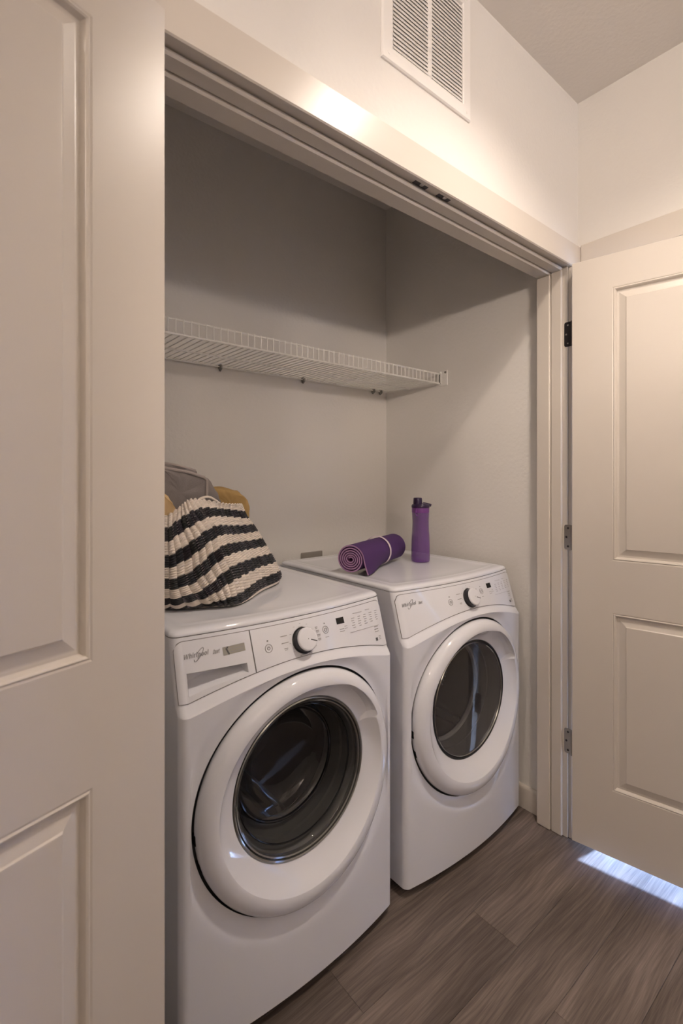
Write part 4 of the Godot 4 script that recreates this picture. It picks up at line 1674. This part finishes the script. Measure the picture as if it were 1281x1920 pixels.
func build_towels() -> void:
	var b1 := Vector3(-1.36, 1.18, -0.585)
	var o := thing("towel", "folded grey towel with paler hems, uppermost at the left of the basket", "towel", b1, 0.0, "")
	var A := plump([Vector2(-1.47, 1.17), Vector2(-1.262, 1.17), Vector2(-1.262, 1.30), Vector2(-1.260, 1.348), Vector2(-1.325, 1.370), Vector2(-1.40, 1.382), Vector2(-1.47, 1.388)], -0.575, 0.05, 0.014, 5)
	put("folded_layer", shift(A, b1), mats["towel_grey"], o, 60.0)
	var A2 := plump([Vector2(-1.47, 1.19), Vector2(-1.270, 1.19), Vector2(-1.272, 1.32), Vector2(-1.275, 1.372), Vector2(-1.34, 1.390), Vector2(-1.40, 1.400), Vector2(-1.47, 1.408)], -0.618, 0.034, 0.012, 6)
	put("folded_layer", shift(A2, b1), mats["towel_grey"], o, 60.0)
	var hm := MB.new()
	var edge := [Vector3(-1.47, 1.384, -0.552), Vector3(-1.40, 1.378, -0.552), Vector3(-1.325, 1.366, -0.550), Vector3(-1.275, 1.350, -0.549), Vector3(-1.266, 1.340, -0.549), Vector3(-1.267, 1.30, -0.549), Vector3(-1.268, 1.25, -0.550)]
	var path: Array = []
	for p in edge:
		path.append(p - b1)
	hm.tube(path, 0.0048, 8)
	put("hem", hm, mats["towel_hem"], o)
	var hm2 := MB.new()
	var path2: Array = []
	for p in [Vector3(-1.47, 1.405, -0.606), Vector3(-1.40, 1.397, -0.606), Vector3(-1.34, 1.387, -0.606), Vector3(-1.28, 1.371, -0.606)]:
		path2.append(p - b1)
	hm2.tube(path2, 0.0045, 8)
	put("hem", hm2, mats["towel_hem"], o)
	var b2 := Vector3(-1.23, 1.15, -0.66)
	var o2 := thing("towel", "plain grey towel slumping right behind the hemmed grey towel", "towel", b2)
	put("folded_layer", shift(plump([Vector2(-1.31, 1.14), Vector2(-1.150, 1.14), Vector2(-1.165, 1.265), Vector2(-1.192, 1.318), Vector2(-1.218, 1.352), Vector2(-1.262, 1.362), Vector2(-1.31, 1.35)], -0.672, 0.05, 0.02, 7), b2), mats["towel_grey"], o2, 60.0)
	var b3 := Vector3(-1.12, 1.13, -0.73)
	var o3 := thing("towel", "ochre yellow towel at the right end of the basket", "towel", b3)
	put("folded_layer", shift(plump([Vector2(-1.21, 1.13), Vector2(-1.050, 1.13), Vector2(-1.022, 1.20), Vector2(-1.024, 1.262), Vector2(-1.050, 1.290), Vector2(-1.100, 1.312), Vector2(-1.155, 1.318), Vector2(-1.21, 1.31)], -0.742, 0.06, 0.02, 8), b3), mats["towel_ochre"], o3, 60.0)
	var b4 := Vector3(-1.41, 1.15, -0.535)
	var o4 := thing("towel", "straw yellow towel fold at the left rim of the basket by the door", "towel", b4)
	put("folded_layer", shift(plump([Vector2(-1.455, 1.16), Vector2(-1.355, 1.16), Vector2(-1.370, 1.245), Vector2(-1.388, 1.282), Vector2(-1.408, 1.305), Vector2(-1.455, 1.335)], -0.528, 0.022, 0.008, 9), b4), mats["towel_straw"], o4, 60.0)


func build_mat() -> void:
	# rolled exercise mat lying on the dryer, its last turn hanging loose
	var base := Vector3(-0.519, 0.9875, -0.592)
	var ax := Vector3(0.39, 0, -0.16).normalized()
	var half := 0.2108
	var u := Vector3(-ax.z, 0, ax.x)
	if u.z < 0:
		u = -u
	var o := thing("yoga_mat", "rolled purple exercise mat with a white band, lying on the dryer", "exercise mat", base)
	var turns := 5.4
	var n := 170
	var tail := 12
	# middle line of the sheet in (u, up) at distance s along the axis; the last quarter turn flares off the roll towards the near end
	var line := func(s: float) -> Array:
		var w := 1.0 - smoothstep(-half, 0.030, s)
		var out: Array = []
		for k in tail:
			var f := 1.0 - float(k) / tail
			var a := deg_to_rad(8.0 - 62.0 * f)
			var hug := Vector2(cos(a) * 0.0555, 0.0562 + sin(a) * 0.0548)
			var free := Vector2(lerpf(0.0553, 0.0735, pow(f, 1.3)), lerpf(0.063, 0.0030, f))
			out.append(hug.lerp(free, w))
		for i in n + 1:
			var f := float(i) / n
			var a := deg_to_rad(8.0) + f * turns * TAU
			var r := lerpf(0.0535, 0.0085, f)
			var sq := lerpf(1.0, 0.80, f)
			out.append(Vector2(cos(a) * r * 1.03, 0.0562 + sin(a) * r * sq))
		return out
	var th := 0.0026
	var outer := MB.new()
	var inner := MB.new()
	var ends := MB.new()
	var V := func(p: Vector2, s: float) -> Vector3: return u * p.x + Vector3(0, p.y, 0) + ax * s
	var stations := [-half, -half * 0.8, -half * 0.6, -half * 0.4, -half * 0.2, 0.0, 0.035, half * 0.6, half]
	var ro: Array = []
	var ri: Array = []
	for s in stations:
		var mid: Array = line.call(s)
		var a := PackedVector3Array()
		var b := PackedVector3Array()
		for i in mid.size():
			var t: Vector2 = (mid[mini(i + 1, mid.size() - 1)] - mid[maxi(i - 1, 0)]).normalized()
			var nn := Vector2(t.y, -t.x)
			a.append(V.call(mid[i] + nn * th, s))
			b.append(V.call(mid[i] - nn * th, s))
		ro.append(a)
		ri.append(b)
	outer.grid(ro)
	inner.grid(ri, false, true)
	ends.grid([ro[0], ri[0]], false, true)
	ends.grid([ro[-1], ri[-1]])
	for k in stations.size() - 1:
		ends.quad(ro[k][0], ri[k][0], ri[k + 1][0], ro[k + 1][0])
	put("outer_face", outer, mats["mat_purple"], o, 60.0)
	put("inner_face", inner, mats["mat_inside"], o, 60.0)
	var e := put("mat_edge", ends, mats["mat_edge_lilac"], o)
	e.set_meta("label", "pale lilac cut edge of the rolled mat")
	# band round the roll
	var bd := MB.new()
	var rows: Array = []
	for q in [[-0.0055, 0.0], [-0.0045, 0.0028], [0.0045, 0.0028], [0.0055, 0.0]]:
		var row := PackedVector3Array()
		for i in 49:
			var a := TAU * i / 48.0
			var r: float = 0.0592 + q[1]
			var p := Vector2(cos(a) * r * 1.01, 0.0568 + sin(a) * r)
			p.y = maxf(p.y, 0.0008)
			row.append(V.call(p, 0.035 + q[0]))
		rows.append(row)
	bd.grid(rows)
	put("elastic_band", bd, mats["band_white"], o)


func build_bottle() -> void:
	var o := thing("water_bottle", "translucent purple water bottle standing on the dryer by the wall", "bottle", Vector3(-0.285, 0.9852, -0.545))
	var up := Transform3D(Basis(Vector3(1, 0, 0), Vector3(0, 0, -1), Vector3(0, 1, 0)), Vector3.ZERO)
	var mb := MB.new()
	mb.lathe([Vector2(0.0005, 0.006), Vector2(0.020, 0.004), Vector2(0.034, 0.0), Vector2(0.0385, 0.003), Vector2(0.0405, 0.010), Vector2(0.0405, 0.032), Vector2(0.0398, 0.034), Vector2(0.0402, 0.036), Vector2(0.0400, 0.070), Vector2(0.0388, 0.105), Vector2(0.0368, 0.135), Vector2(0.0355, 0.160), Vector2(0.0355, 0.180), Vector2(0.0365, 0.198), Vector2(0.0372, 0.208), Vector2(0.0360, 0.214)], 48, up)
	put("bottle_body", mb, mats["bottle_purple"], o, 40.0)
	var co := MB.new()
	co.lathe([Vector2(0.0350, 0.212), Vector2(0.0374, 0.213), Vector2(0.0378, 0.218), Vector2(0.0376, 0.234), Vector2(0.036, 0.236)], 48, up)
	put("collar", co, mats["collar_purple"], o)
	var cap := MB.new()
	cap.lathe([Vector2(0.0385, 0.234), Vector2(0.0392, 0.238), Vector2(0.0390, 0.244), Vector2(0.0360, 0.249), Vector2(0.022, 0.251), Vector2(0.001, 0.251)], 48, up)
	# spout cap, set off to the left as the camera sees it, and a loop tab to the right
	var rgt := Vector3(0.777, 0, 0.629)
	var sp := MB.new()
	sp.lathe([Vector2(0.0195, 0.248), Vector2(0.0192, 0.262), Vector2(0.0185, 0.274), Vector2(0.0165, 0.2775), Vector2(0.001, 0.2785)], 32, Transform3D(up.basis, -rgt * 0.0125))
	var lid := put("lid", cap, mats["cap_purple"], o)
	put("spout_cap", sp, mats["cap_purple"], lid)
	var tb := MB.new()
	tb.tube([rgt * 0.010 + Vector3(0, 0.252, 0), rgt * 0.025 + Vector3(0, 0.250, 0), rgt * 0.038 + Vector3(0, 0.2465, 0), rgt * 0.0455 + Vector3(0, 0.2435, 0)], 0.0062, 10)
	put("carry_tab", tb, mats["cap_purple"], lid)
	var lp := MB.new()
	var fwd := Vector3(-0.629, 0, 0.777)
	var path: Array = []
	for i in 20:
		var a := TAU * i / 20.0
		path.append(fwd * 0.0385 - rgt * 0.0205 * 1.0 + rgt * cos(a) * 0.0055 + Vector3(0, 0.217 + sin(a) * 0.016, 0) - fwd * 0.007)
	lp.tube(path, 0.0020, 6, true)
	put("strap_loop", lp, mats["collar_purple"], o)
